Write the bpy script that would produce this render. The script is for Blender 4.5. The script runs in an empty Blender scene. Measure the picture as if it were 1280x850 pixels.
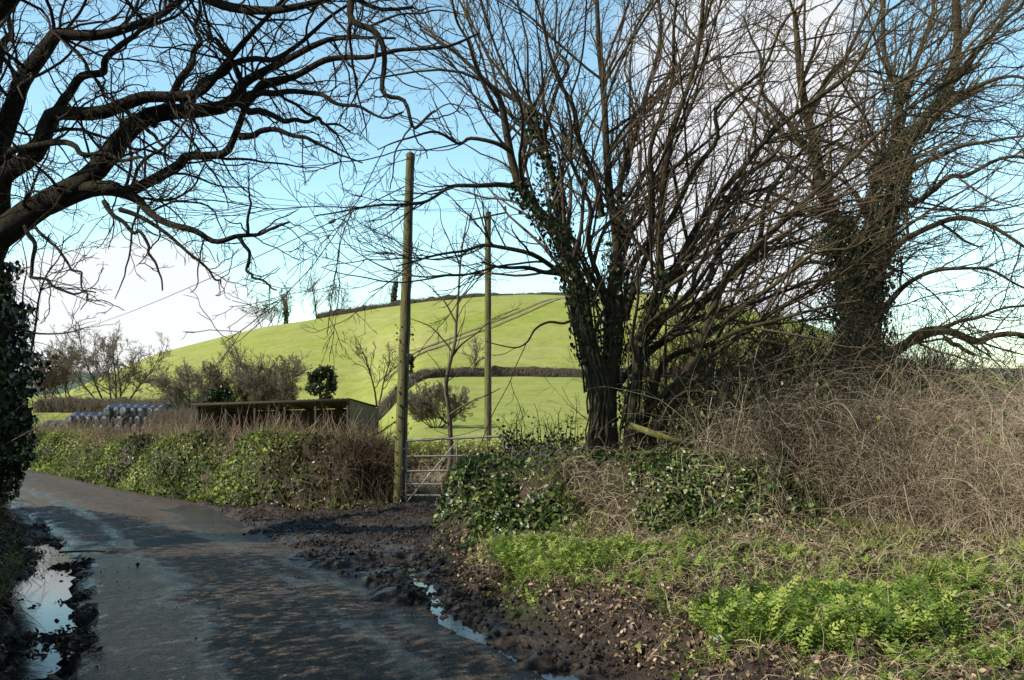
import bpy, math, random
import numpy as np
rng = np.random.default_rng(11)
random.seed(5)
R = math.radians
sc = bpy.context.scene
COL = sc.collection
CZ = 1.65; HY = 485.0; FP = 1000.0

def P(px, py, d):
    """world point seen at pixel (px,py) of the 1280-wide photograph at depth d"""
    return np.array([(px-640)/FP*d, d, CZ+(HY-py)/FP*d])

# ------------------------------------------------------------------ numeric helpers
def ss(a, b, x):
    t = np.clip((np.asarray(x, float)-a)/(b-a), 0, 1)
    return t*t*(3-2*t)
def _h(ix, iy, s):
    n = (ix.astype(np.int64)*374761393 + iy.astype(np.int64)*668265263 + s*982451653) & 0x7fffffff
    n = ((n ^ (n >> 13))*1274126177) & 0x7fffffff
    return ((n ^ (n >> 16)) & 0xffff)/65535.0
def vnoise(x, y, s=0):
    x = np.asarray(x, float); y = np.asarray(y, float)
    ix = np.floor(x); iy = np.floor(y); fx = x-ix; fy = y-iy
    ix = ix.astype(np.int64); iy = iy.astype(np.int64)
    fx = fx*fx*(3-2*fx); fy = fy*fy*(3-2*fy)
    a = _h(ix, iy, s); b = _h(ix+1, iy, s); c = _h(ix, iy+1, s); d = _h(ix+1, iy+1, s)
    return (a*(1-fx)+b*fx)*(1-fy)+(c*(1-fx)+d*fx)*fy
def fbm(x, y, s=0, o=4):
    r = 0; a = .5; t = 0
    for i in range(o):
        r = r+a*vnoise(x*2**i+17.3*i, y*2**i+5.1*i, s+i); t += a; a *= .5
    return r/t
def norm(v):
    return v/np.maximum(np.linalg.norm(v, axis=-1, keepdims=True), 1e-9)

# ------------------------------------------------------------------ mesh building
class Geo:
    def __init__(s): s.V = []; s.Q = []; s.T = []; s.C = []; s.n = 0
    def add(s, V, Q=None, T=None, c=None):
        V = np.asarray(V, float).reshape(-1, 3)
        if Q is not None and len(Q): s.Q.append(np.asarray(Q, np.int64).reshape(-1, 4)+s.n)
        if T is not None and len(T): s.T.append(np.asarray(T, np.int64).reshape(-1, 3)+s.n)
        if c is None: c = np.full(len(V), .5)
        s.C.append(np.broadcast_to(np.asarray(c, float), (len(V),)).copy() if np.ndim(c) < 2 else c)
        s.V.append(V); s.n += len(V)
        return s
    def box(s, c, size, rot=None, col=.5):
        x, y, z = np.array(size)/2
        v = np.array([[-x,-y,-z],[x,-y,-z],[x,y,-z],[-x,y,-z],[-x,-y,z],[x,-y,z],[x,y,z],[-x,y,z]])
        if rot is not None: v = v @ np.array(rot).T
        return s.add(v+np.array(c), [[3,2,1,0],[4,5,6,7],[0,1,5,4],[1,2,6,5],[2,3,7,6],[3,0,4,7]], c=col)
    def bar(s, a, b, w, h, col=.5):
        a = np.array(a, float); b = np.array(b, float); t = norm(b-a); L = np.linalg.norm(b-a)
        up = np.array([0,0,1.]) if abs(t[2]) < .95 else np.array([0,1.,0])
        u = norm(np.cross(up, t)); v = np.cross(t, u)
        return s.box((a+b)/2, (L, w, h), np.stack([t, u, v], 1), col)
    def build(s, name, mat, parent=None, smooth=False, attrs=None):
        V = np.concatenate(s.V) if s.V else np.zeros((0, 3))
        me = bpy.data.meshes.new(name)
        Q = np.concatenate(s.Q) if s.Q else np.zeros((0, 4), np.int64)
        T = np.concatenate(s.T) if s.T else np.zeros((0, 3), np.int64)
        if parent is not None: V = V-np.array(parent.location)
        me.vertices.add(len(V)); me.vertices.foreach_set('co', V.astype(np.float32).ravel())
        nl = Q.size+T.size
        me.loops.add(nl)
        me.loops.foreach_set('vertex_index', np.concatenate([Q.ravel(), T.ravel()]).astype(np.int32))
        me.polygons.add(len(Q)+len(T))
        st = np.concatenate([np.arange(len(Q))*4, Q.size+np.arange(len(T))*3]).astype(np.int32)
        me.polygons.foreach_set('loop_start', st)
        me.update(calc_edges=True)
        if smooth: me.polygons.foreach_set('use_smooth', np.ones(len(Q)+len(T), bool))
        at = me.attributes.new('v', 'FLOAT', 'POINT')
        at.data.foreach_set('value', np.concatenate(s.C).astype(np.float32))
        if attrs:
            for k, a in attrs.items():
                t = me.attributes.new(k, 'FLOAT', 'POINT'); t.data.foreach_set('value', np.asarray(a, np.float32).ravel())
        me.materials.append(mat); me.validate()
        o = bpy.data.objects.new(name, me); COL.objects.link(o)
        if parent is not None: o.parent = parent
        return o

def tubes(g, Pp, Rr, sides=3, var=None, rough=0):
    """Pp (m,n,3) polylines, Rr (m,n) radii"""
    Pp = np.asarray(Pp, float); Rr = np.asarray(Rr, float)
    m, n, _ = Pp.shape
    if m == 0: return
    T = np.empty_like(Pp); T[:, 1:-1] = Pp[:, 2:]-Pp[:, :-2]; T[:, 0] = Pp[:, 1]-Pp[:, 0]; T[:, -1] = Pp[:, -1]-Pp[:, -2]
    T = norm(T)
    av = np.abs(norm(T.mean(1)))
    ref = np.eye(3)[np.argmin(av, 1)][:, None, :]
    U = norm(np.cross(T, np.broadcast_to(ref, T.shape))); W = np.cross(T, U)
    ang = np.arange(sides)/sides*2*np.pi
    rr = Rr[:, :, None]*np.ones(sides)
    if rough:
        ph = rng.random((m, 1, 1))*6
        k = np.arange(n)[None, :, None]
        rr = rr*(1+rough*np.sin(3*ang+ph+k*.35)+rough*.7*np.sin(5*ang-ph*2+k*.8)+rough*.6*rng.standard_normal(rr.shape))
    V = Pp[:, :, None, :]+rr[..., None]*(np.cos(ang)[:, None]*U[:, :, None, :]+np.sin(ang)[:, None]*W[:, :, None, :])
    idx = np.arange(m*n*sides).reshape(m, n, sides)
    nx = np.roll(idx, -1, 2)
    Q = np.stack([idx[:, :-1], nx[:, :-1], nx[:, 1:], idx[:, 1:]], -1).reshape(-1, 4)
    if var is None: var = rng.random(m)
    c = np.repeat(np.broadcast_to(var, (m,)), n*sides)
    g.add(V.reshape(-1, 3), Q, c=c)

def catmull(pts, n):
    p = np.asarray(pts, float)
    p = np.vstack([2*p[0]-p[1], p, 2*p[-1]-p[-2]])
    seg = len(p)-3
    t = np.linspace(0, seg-1e-6, n); i = t.astype(int); f = (t-i)[:, None]
    a, b, c, d = p[i], p[i+1], p[i+2], p[i+3]
    return .5*((2*b)+(c-a)*f+(2*a-5*b+4*c-d)*f**2+(3*b-a-3*c+d)*f**3)

def limb(spec, d0, d1, r0, r1, n=26, wig=.02, power=1.0):
    m = len(spec)
    pts = [P(x, y, d0+(d1-d0)*(k/(m-1))**power) for k, (x, y) in enumerate(spec)]
    q = catmull(pts, n)
    kk = max(n//3, 3); jj = rng.standard_normal((kk, 3))*wig*1.8; jj[0] = 0; j = catmull(jj, n)
    L = np.linalg.norm(np.diff(q, axis=0), axis=1).sum()
    q = q+j*min(1, L/4)
    t = np.linspace(0, 1, n)
    return q, r0+(r1-r0)*t**.8

def spawn(PA, RA, dens, t0, ang, lf, lmin, lmax, n, up, wig, rf=.55, rmax_k=.013, tipr=.002, bias=None, t1=1.0, straightbias=0):
    m, k, _ = PA.shape
    seg = np.linalg.norm(np.diff(PA, axis=1), axis=2); L = seg.sum(1)
    cnt = rng.poisson(dens*L*(t1-t0)); cnt = np.minimum(cnt, 60)
    idx = np.repeat(np.arange(m), cnt); N = len(idx)
    if N == 0: return np.zeros((0, n, 3)), np.zeros((0, n))
    t = t0+(t1-t0)*rng.random(N)
    x = t*(k-1); i = np.minimum(x.astype(int), k-2); f = x-i
    pos = PA[idx, i]*(1-f)[:, None]+PA[idx, i+1]*f[:, None]
    rad = RA[idx, i]*(1-f)+RA[idx, i+1]*f
    T = norm(PA[idx, i+1]-PA[idx, i])
    rd = rng.standard_normal((N, 3))
    if bias is not None: rd = rd+np.array(bias)
    perp = norm(rd-(rd*T).sum(1, keepdims=True)*T)
    a = np.radians(ang[0]+(ang[1]-ang[0])*rng.random(N))[:, None]
    D = norm(np.cos(a)*T+np.sin(a)*perp)
    ln = np.clip(L[idx]*(1-.55*t)*lf*(.5+rng.random(N)), lmin*(.6+.6*rng.random(N)), lmax*(.6+.5*rng.random(N)))
    out = np.empty((N, n, 3)); out[:, 0] = pos; p = pos.copy()
    for s in range(1, n):
        D = norm(D+rng.standard_normal((N, 3))*wig+np.array([0, 0, up]))
        p = p+D*(ln/(n-1))[:, None]; out[:, s] = p
    r0 = np.maximum(np.minimum(rad*rf, ln*rmax_k), tipr*1.3)
    tt = np.linspace(0, 1, n)
    Rr = r0[:, None]*(1-tt)**.8+tipr*tt
    return out, Rr

def rotmats(N, nrm, spin=None):
    z = norm(nrm); r = rng.standard_normal((N, 3)) if spin is None else spin
    x = norm(r-(r*z).sum(1, keepdims=True)*z); y = np.cross(z, x)
    return np.stack([x, y, z], 2)
def scatter(g, tV, tQ, tT, pos, M, scale, var=None):
    N = len(pos); k = len(tV)
    V = np.einsum('nij,kj->nki', M, tV)*np.asarray(scale).reshape(-1, 1, 1)+pos[:, None, :]
    off = (np.arange(N)*k)[:, None, None]
    Q = (np.asarray(tQ)[None]+off).reshape(-1, 4) if tQ is not None else None
    T = (np.asarray(tT)[None]+off).reshape(-1, 3) if tT is not None else None
    if var is None: var = rng.random(N)
    g.add(V.reshape(-1, 3), Q, T, c=np.repeat(var, k))

# leaf templates
IVY = (np.array([[0,-.1,0],[.45,.05,.1],[.42,.45,.14],[0,1,-.05],[-.42,.45,.14],[-.45,.05,.1]]), [[0,1,2,3],[0,3,4,5]])
DEAD = (np.array([[0,-.5,0],[.3,-.1,.16],[.22,.35,.2],[0,.55,.05],[-.24,.3,.2],[-.32,-.1,.14]]), [[0,1,2,3],[0,3,4,5]])
def fern_t():
    V = []; Q = []
    for i in range(4):
        y = .2+.22*i; w = .36*(1-.16*i)
        for s in (-1, 1):
            b = len(V); z = .25*math.sin(y*1.6)
            V += [[0,y,z],[s*w*.5,y-.02,z+.03],[s*w,y+.14,z-.03],[s*w*.45,y+.15,z+.02]]
            Q.append([b,b+1,b+2,b+3] if s > 0 else [b+3,b+2,b+1,b])
    b = len(V); V += [[0,.98,.2],[.09,1.08,.2],[0,1.25,.15],[-.09,1.08,.2]]; Q.append([b,b+1,b+2,b+3])
    b = len(V); V += [[-.012,0,0],[.012,0,0],[.01,1,.21],[-.01,1,.21]]; Q.append([b,b+1,b+2,b+3])
    return np.array(V, float), Q
FERN = fern_t()
BLADE = (np.array([[-.5,0,0],[.5,0,0],[.42,.45,.12],[-.42,.45,.12],[.08,1,.5],[-.08,1,.5]])*[.09,1,1], [[0,1,2,3],[3,2,4,5]])

# ------------------------------------------------------------------ materials
def newmat(name):
    m = bpy.data.materials.new(name); m.use_nodes = True
    nt = m.node_tree; nt.nodes.clear()
    out = nt.nodes.new('ShaderNodeOutputMaterial')
    return m, nt, out
def N(nt, t, **k):
    n = nt.nodes.new(t)
    for a, b in k.items():
        if a.startswith('_'): n.inputs[a[1:].replace('_', ' ')].default_value = b
        else: setattr(n, a, b)
    return n
def ramp(nt, src, stops):
    n = nt.nodes.new('ShaderNodeValToRGB'); e = n.color_ramp.elements
    while len(e) < len(stops): e.new(.5)
    for i, (p, c) in enumerate(stops): e[i].position = p; e[i].color = (*c, 1) if len(c) == 3 else c
    nt.links.new(src, n.inputs[0]); return n.outputs[0]
def noise(nt, scale, detail=4, vec=None, rough=.6, dist=0):
    n = N(nt, 'ShaderNodeTexNoise'); n.inputs['Scale'].default_value = scale; n.inputs['Detail'].default_value = detail
    n.inputs['Roughness'].default_value = rough; n.inputs['Distortion'].default_value = dist
    if vec is not None: nt.links.new(vec, n.inputs['Vector'])
    return n.outputs[0]
def geopos(nt): return N(nt, 'ShaderNodeNewGeometry').outputs['Position']
def mixc(nt, f, a, b, mode='MIX'):
    n = nt.nodes.new('ShaderNodeMix'); n.data_type = 'RGBA'; n.blend_type = mode
    for i, s in ((0, f), (6, a), (7, b)):
        if isinstance(s, (int, float)): n.inputs[i].default_value = s
        elif isinstance(s, tuple): n.inputs[i].default_value = (*s, 1)
        else: nt.links.new(s, n.inputs[i])
    return n.outputs[2]
def math_(nt, op, a, b=None, c=None, clamp=False):
    n = N(nt, 'ShaderNodeMath', operation=op, use_clamp=clamp)
    for i, s in enumerate((a, b, c)):
        if s is None: continue
        if isinstance(s, (int, float)): n.inputs[i].default_value = s
        else: nt.links.new(s, n.inputs[i])
    return n.outputs[0]
def attr(nt, name): return N(nt, 'ShaderNodeAttribute', attribute_name=name).outputs['Fac']
def bump(nt, h, strength, dist):
    n = N(nt, 'ShaderNodeBump'); n.inputs['Strength'].default_value = strength; n.inputs['Distance'].default_value = dist
    nt.links.new(h, n.inputs['Height']); return n.outputs[0]
def pbsdf(nt, out, col, rough=.8, spec=.3, metallic=0, nrm=None, trans=0, tcol=None, coat=0):
    b = N(nt, 'ShaderNodeBsdfPrincipled')
    def put(k, s):
        if isinstance(s, (int, float)): b.inputs[k].default_value = s
        elif isinstance(s, tuple): b.inputs[k].default_value = (*s, 1)
        else: nt.links.new(s, b.inputs[k])
    put('Base Color', col); put('Roughness', rough); put('Specular IOR Level', spec); put('Metallic', metallic)
    put('Coat Weight', coat)
    if nrm is not None: nt.links.new(nrm, b.inputs['Normal'])
    if trans:
        t = N(nt, 'ShaderNodeBsdfTranslucent')
        if isinstance(tcol or col, tuple): t.inputs[0].default_value = (*(tcol or col), 1)
        else: nt.links.new(tcol or col, t.inputs[0])
        m = N(nt, 'ShaderNodeMixShader'); m.inputs[0].default_value = trans
        nt.links.new(b.outputs[0], m.inputs[1]); nt.links.new(t.outputs[0], m.inputs[2]); nt.links.new(m.outputs[0], out.inputs[0])
    else: nt.links.new(b.outputs[0], out.inputs[0])
    return b
def leafmat(name, stops, rough=.45, spec=.4, trans=.25, nscale=3.0, namp=.35):
    m, nt, out = newmat(name)
    v = attr(nt, 'v'); n = noise(nt, nscale, 3, geopos(nt))
    f = math_(nt, 'ADD', v, math_(nt, 'MULTIPLY', math_(nt, 'SUBTRACT', n, .5), namp*2), clamp=True)
    pbsdf(nt, out, ramp(nt, f, stops), rough, spec, trans=trans)
    return m
def barkmat(name, c0, c1, moss=(.09,.10,.02), mossamt=.5, sc_=14, bs=.8, varamt=.25, bd=.02):
    m, nt, out = newmat(name)
    pos = geopos(nt)
    mp = N(nt, 'ShaderNodeMapping'); nt.links.new(pos, mp.inputs[0]); mp.inputs['Scale'].default_value = (1, 1, .35)
    n1 = noise(nt, sc_, 6, mp.outputs[0], .7); n2 = noise(nt, 3.0, 3, pos)
    col = mixc(nt, ramp(nt, n1, [(.3, (0,0,0)), (.7, (1,1,1))]), c0, c1)
    col = mixc(nt, varamt, col, mixc(nt, attr(nt, 'v'), c0, c1))
    if mossamt:
        nn = N(nt, 'ShaderNodeNewGeometry').outputs['Normal']
        dt = N(nt, 'ShaderNodeVectorMath', operation='DOT_PRODUCT'); nt.links.new(nn, dt.inputs[0]); dt.inputs[1].default_value = (-.5, .1, .7)
        f = math_(nt, 'MULTIPLY', math_(nt, 'MULTIPLY_ADD', dt.outputs['Value'], .9, ramp_val(nt, n2)), mossamt, clamp=True)
        col = mixc(nt, f, col, moss)
    pbsdf(nt, out, col, .9, .15, nrm=bump(nt, n1, bs, bd))
    return m
def ramp_val(nt, s):
    return math_(nt, 'MULTIPLY', math_(nt, 'SUBTRACT', s, .5), 2.5)

M = {}
M['oak_bark'] = barkmat('oak_bark', (.016,.013,.010), (.075,.06,.044), (.08,.08,.022), .45, sc_=22, bs=1.0, bd=.07)
M['twig'] = barkmat('twig', (.025,.019,.015), (.075,.055,.04), mossamt=0, bs=.1, varamt=.7)
M['bark'] = barkmat('bark', (.028,.020,.014), (.14,.105,.07), (.19,.18,.055), .6, sc_=22, bs=1.0, bd=.05)
M['palebark'] = barkmat('palebark', (.045,.034,.024), (.20,.155,.11), (.2,.2,.06), .4)
M['redtwig'] = barkmat('redtwig', (.042,.029,.021), (.18,.13,.09), (.1,.1,.03), .25, bs=.1, varamt=.7)
M['goldtwig'] = barkmat('goldtwig', (.06,.045,.028), (.26,.20,.12), mossamt=.2, bs=.1, varamt=.7)
M['fartwig'] = barkmat('fartwig', (.12,.095,.075), (.27,.22,.17), mossamt=0, bs=.1, varamt=.8)
M['fardark'] = barkmat('fardark', (.035,.03,.025), (.09,.075,.06), (.05,.07,.02), .3, bs=.1, varamt=.6)
M['hedgestick'] = barkmat('hedgestick', (.09,.06,.04), (.42,.30,.21), mossamt=0, bs=.1, varamt=.9)
M['bramble'] = barkmat('bramble', (.075,.053,.036), (.76,.63,.44), mossamt=0, bs=.1, varamt=.95)
M['straw'] = leafmat('straw', [(0, (.22,.15,.09)), (.5, (.62,.48,.31)), (1, (.88,.76,.56))], .6, .25, .2)
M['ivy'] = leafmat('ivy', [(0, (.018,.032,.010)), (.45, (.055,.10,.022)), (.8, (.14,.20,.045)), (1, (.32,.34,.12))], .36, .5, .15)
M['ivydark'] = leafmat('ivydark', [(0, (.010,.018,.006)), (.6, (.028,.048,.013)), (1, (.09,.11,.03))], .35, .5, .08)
M['bankleaf'] = leafmat('bankleaf', [(0, (.03,.05,.012)), (.35, (.11,.16,.028)), (.7, (.36,.44,.08)), (1, (.70,.70,.28))], .5, .3, .3, 1.4, .5)
M['herb'] = leafmat('herb', [(0, (.05,.10,.014)), (.5, (.20,.32,.05)), (1, (.52,.60,.14))], .5, .3, .35, 1.5, .5)
M['grass'] = leafmat('grass', [(0, (.08,.12,.02)), (.5, (.26,.34,.06)), (.85, (.44,.47,.13)), (1, (.66,.56,.32))], .55, .3, .3)
M['dead'] = leafmat('dead', [(0, (.03,.018,.012)), (.5, (.11,.065,.04)), (.85, (.38,.27,.17)), (1, (.62,.50,.35))], .55, .35, .1)

def mat_ground():
    m, nt, out = newmat('ground_soil'); pos = geopos(nt)
    n1 = noise(nt, 9, 8, pos, .65); n2 = noise(nt, 55, 5, pos, .7); n3 = noise(nt, 1.3, 4, pos)
    mud = ramp(nt, n1, [(.3, (.018,.013,.010)), (.5, (.055,.04,.03)), (.72, (.16,.12,.09))])
    green = ramp(nt, n1, [(.3, (.03,.035,.012)), (.55, (.05,.07,.02)), (.8, (.10,.085,.04))])
    brown = ramp(nt, n2, [(.3, (.03,.02,.014)), (.55, (.10,.068,.045)), (.75, (.24,.17,.11))])
    c = mixc(nt, attr(nt, 'grassy'), brown, green)
    c = mixc(nt, attr(nt, 'muddy'), c, mud)
    h = math_(nt, 'ADD', math_(nt, 'MULTIPLY', n1, 1.0), math_(nt, 'MULTIPLY', n2, .35))
    wet = math_(nt, 'MULTIPLY', attr(nt, 'muddy'), ramp(nt, n3, [(.4, (0,0,0)), (.6, (1,1,1))]), clamp=True)
    rough = math_(nt, 'MULTIPLY_ADD', wet, -.45, .75)
    pbsdf(nt, out, c, rough, .45, nrm=bump(nt, h, 1.0, .06)); return m
M['ground'] = mat_ground()
def mat_road():
    m, nt, out = newmat('wet_asphalt'); pos = geopos(nt)
    n1 = noise(nt, 1.1, 6, pos, .65, .6); n2 = noise(nt, 42, 6, pos, .85); n3 = noise(nt, 9, 6, pos, .7)
    vor = N(nt, 'ShaderNodeTexVoronoi'); vor.inputs['Scale'].default_value = 55; nt.links.new(pos, vor.inputs[0])
    w = math_(nt, 'ADD', attr(nt, 'wet'), math_(nt, 'MULTIPLY', math_(nt, 'SUBTRACT', n1, .5), 1.6))
    w = math_(nt, 'ADD', w, math_(nt, 'MULTIPLY', math_(nt, 'SUBTRACT', n3, .5), .5))
    w = ramp(nt, w, [(.35, (0,0,0)), (.62, (1,1,1))])
    dry = ramp(nt, n2, [(.37, (.045,.037,.030)), (.5, (.12,.098,.078)), (.62, (.40,.33,.26))])
    dirt = ramp(nt, n3, [(.35, (.045,.033,.025)), (.7, (.11,.085,.065))])
    c = mixc(nt, math_(nt, 'MULTIPLY', attr(nt, 'dirt'), ramp(nt, n3, [(.35, (0,0,0)), (.6, (1,1,1))])), dry, dirt)
    c = mixc(nt, w, c, mixc(nt, .45, c, (.014,.012,.011)))
    r = math_(nt, 'MULTIPLY_ADD', w, -.54, .70)
    r = math_(nt, 'MULTIPLY_ADD', math_(nt, 'SUBTRACT', n3, .5), .25, r)
    h = math_(nt, 'ADD', math_(nt, 'MULTIPLY', vor.outputs['Distance'], -.6), n2)
    pbsdf(nt, out, c, r, math_(nt, 'MULTIPLY_ADD', w, .38, .14), nrm=bump(nt, h, 1.0, .014)); return m
M['road'] = mat_road()
def mat_water():
    m, nt, out = newmat('puddle_water'); pos = geopos(nt)
    n = noise(nt, 14, 3, pos)
    pbsdf(nt, out, (.02,.018,.014), .10, .45, nrm=bump(nt, n, .12, .01)); return m
M['water'] = mat_water()
def mat_field(name, a, b, c):
    m, nt, out = newmat(name); pos = geopos(nt)
    n1 = noise(nt, .05, 6, pos, .6); n2 = noise(nt, 1.6, 6, pos, .75); n3 = noise(nt, 7, 3, pos, .8)
    col = mixc(nt, ramp(nt, n2, [(.3, (0,0,0)), (.7, (1,1,1))]), a, b)
    col = mixc(nt, math_(nt, 'MULTIPLY', ramp(nt, n1, [(.4, (0,0,0)), (.65, (1,1,1))]), .7), col, c)
    n4 = noise(nt, .35, 5, pos, .7, .5)
    col = mixc(nt, ramp(nt, n4, [(.4, (0,0,0)), (.75, (.55,.55,.55))]), col, tuple(v_*.62 for v_ in a))
    pbsdf(nt, out, col, .9, .1, nrm=bump(nt, math_(nt, 'ADD', n2, n3), .8, .12)); return m
M['field'] = mat_field('field_grass', (.27,.33,.055), (.45,.49,.11), (.48,.46,.18))
M['farhill'] = mat_field('distant_fields', (.10,.14,.09), (.16,.20,.12), (.13,.16,.15))
def simple(name, c0, c1, sc_=8, rough=.7, spec=.3, metallic=0, b=.3, vec=None, bd=.01):
    m, nt, out = newmat(name); pos = geopos(nt)
    mp = N(nt, 'ShaderNodeMapping'); nt.links.new(pos, mp.inputs[0])
    if vec: mp.inputs['Scale'].default_value = vec
    n = noise(nt, sc_, 6, mp.outputs[0], .7)
    pbsdf(nt, out, ramp(nt, n, [(.3, c0), (.7, c1)]), rough, spec, metallic, nrm=bump(nt, n, b, bd)); return m
M['steel'] = simple('galvanised_steel', (.20,.20,.18), (.45,.44,.40), 20, .6, .4, .1)
M['postgrey'] = simple('weathered_post', (.06,.065,.05), (.17,.17,.12), 18, .9, vec=(1,1,.2))
M['barnroof'] = simple('barn_roof', (.035,.028,.022), (.09,.075,.06), 3, .8)
M['barnwood'] = simple('barn_timber', (.03,.022,.016), (.07,.055,.04), 5, .85)
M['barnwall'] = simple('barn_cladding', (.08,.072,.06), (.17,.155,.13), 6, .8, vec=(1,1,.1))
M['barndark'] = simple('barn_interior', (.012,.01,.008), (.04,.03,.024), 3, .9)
M['bale'] = simple('bale_wrap', (.02,.024,.034), (.07,.08,.11), 5, .3, .6, b=1.0, bd=.08)
M['tyre'] = simple('white_net', (.5,.52,.55), (.75,.77,.8), 6, .5)
M['cable'] = simple('black_cable', (.01,.01,.01), (.025,.025,.025), 10, .6)
M['ceramic'] = simple('brown_ceramic', (.06,.03,.02), (.12,.06,.04), 10, .3)
M['paleleaf'] = simple('pale_leaf', (.45,.5,.4), (.62,.66,.55), 20, .5)
M['track'] = simple('bare_track', (.19,.16,.075), (.30,.25,.13), 1.5, .95)
def mat_pole(name, zmoss):
    m, nt, out = newmat(name); pos = geopos(nt)
    mp = N(nt, 'ShaderNodeMapping'); nt.links.new(pos, mp.inputs[0]); mp.inputs['Scale'].default_value = (1, 1, .08)
    n = noise(nt, 30, 6, mp.outputs[0], .7); n2 = noise(nt, 4, 4, pos)
    c = ramp(nt, n, [(.38, (.05,.04,.028)), (.62, (.26,.21,.15))])
    nn = N(nt, 'ShaderNodeNewGeometry').outputs['Normal']
    dt = N(nt, 'ShaderNodeVectorMath', operation='DOT_PRODUCT'); nt.links.new(nn, dt.inputs[0]); dt.inputs[1].default_value = (-.75, -.3, 0)
    f = math_(nt, 'ADD', dt.outputs['Value'], math_(nt, 'MULTIPLY_ADD', n2, 1.6, -.55), clamp=True)
    c = mixc(nt, math_(nt, 'MULTIPLY', f, .75), c, mixc(nt, n, (.06,.07,.015), (.24,.24,.06)))
    pbsdf(nt, out, c, .9, .15, nrm=bump(nt, n, 1.0, .02)); return m
M['pole'] = mat_pole('mossy_pole_wood', 0)
M['rail'] = simple('mossy_rail', (.09,.085,.03), (.26,.24,.075), 14, .95, b=.6)

# ------------------------------------------------------------------ tagging
def tag(o, label, cat, group=None, kind=None):
    o['label'] = label; o['category'] = cat
    if group: o['group'] = group
    if kind: o['kind'] = kind
    return o
def thing(name, label, cat, loc=(0,0,0), group=None):
    o = bpy.data.objects.new(name, None); COL.objects.link(o); o.location = tuple(float(a) for a in loc)
    o.empty_display_size = .2
    return tag(o, label, cat, group)

# ------------------------------------------------------------------ terrain
def zroad(Y): return -0.40*ss(5, 13, Y)
_rx = ([-6,0,2.5,4.6,5.3,6.7,8.1,10,13.2,15.5,18,21,26,32], [2.4,1.6,.9,.25,-.2,-1.05,-1.95,-2.9,-4.6,-6.9,-9.2,-13,-21,-31])
_lx = ([-6,0,2.5,4.6,8,12,16,19,22,26,32], [-1.2,-1.75,-2.1,-2.55,-4.35,-7.1,-10.6,-14.3,-19,-27,-39])
_tx = ([-6,0,3,4.55,5.3,6,8.1,8.8,11.5,13.5,16], [3.4,2.3,1.2,.73,.32,-.24,-.77,-.9,-1.0,-1.1,-1.2])
def xr(Y): return np.interp(Y, *_rx)
def xl(Y): return np.interp(Y, *_lx)
def xt(Y): return np.interp(Y, *_tx)
RID = ([-3000,-200,-160,-127,-97,-70,-53,-31,-9,13,46,79,112,141,250,3000], [-4,-4,-3.6,-1.6,11.1,17.5,20,23.2,25.4,26,25.8,19,8,3.2,2.5,2.5])
def field(X, Y):
    X = np.asarray(X, float); Y = np.asarray(Y, float)
    Yc = np.maximum(Y, 1); u = X/np.maximum(Yc, 14)
    a = np.interp(Yc, [14,25,45,60,85,112,130], [-.5,-.7,-1.6,-2.4,-3.0,-1.5,.0])
    b = np.interp(Yc, [14,20,27,45,70,98,130], [-.45,-.6,-.55,-.25,1.1,3.0,5.0])
    t = ss(-.20, -.10, u)
    base = a*(1-t)+b*t
    right = np.interp(Yc, [14,40,100,130], [-.3,-.4,.6,1.5])
    t2 = ss(.28, .5, u); base = base*(1-t2)+right*t2
    rz = np.interp(X*220/np.maximum(Yc, 100), *RID)
    s = np.clip((Yc-108)/112, 0, 1); s = np.sin(s*np.pi/2)**1.25
    z = base*(1-s)+rz*s
    back = ss(225, 420, Y); z = z*(1-back)+(-6)*back
    return z+(fbm(X*.06, Y*.06, 9)-.5)*ss(30, 90, Y)*1.0
BANK = np.array([(-2.25,13.75),(-3.0,13.35),(-4.7,13.8),(-6.8,15.4),(-8.9,17.2),(-11.8,20.0),(-15,23.0),(-22,28),(-34,36)])
def bankdist(X, Y):
    X = np.asarray(X, float); Y = np.asarray(Y, float)
    best = np.full(X.shape, 1e9); sg = np.zeros(X.shape)
    for (x0, y0), (x1, y1) in zip(BANK[:-1], BANK[1:]):
        dx, dy = x1-x0, y1-y0; L2 = dx*dx+dy*dy
        t = np.clip(((X-x0)*dx+(Y-y0)*dy)/L2, 0, 1)
        qx = X-(x0+t*dx); qy = Y-(y0+t*dy); d = np.hypot(qx, qy)
        s = np.where(dx*(Y-y0)-dy*(X-x0) < 0, 1., -1.)
        m = d < best; best = np.where(m, d, best); sg = np.where(m, s, sg)
    return best*sg
def zones(X, Y):
    dr = X-xt(Y); dl = xl(Y)-X; dR = X-xr(Y); s = bankdist(X, Y)
    return dr, dl, dR, s
STREAM = np.array([P(506,690,8.4)[:2], P(516,722,7.35)[:2], P(533,742,6.7)[:2], P(556,775,5.85)[:2], P(600,800,5.25)[:2], P(660,825,4.8)[:2], P(716,846,4.5)[:2], (.62,4.0), (1.0,3.2)])
LPUD = np.array([P(20,850,4.6)[:2], P(52,800,5.3)[:2], P(50,740,6.6)[:2], P(58,695,7.9)[:2], P(62,672,8.9)[:2], (-6.0, 10)])
def pathdist(X, Y, pts):
    best = np.full(np.shape(X), 1e9)
    for (x0, y0), (x1, y1) in zip(pts[:-1], pts[1:]):
        dx, dy = x1-x0, y1-y0
        t = np.clip(((X-x0)*dx+(Y-y0)*dy)/(dx*dx+dy*dy), 0, 1)
        best = np.minimum(best, np.hypot(X-x0-t*dx, Y-y0-t*dy))
    return best
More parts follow.
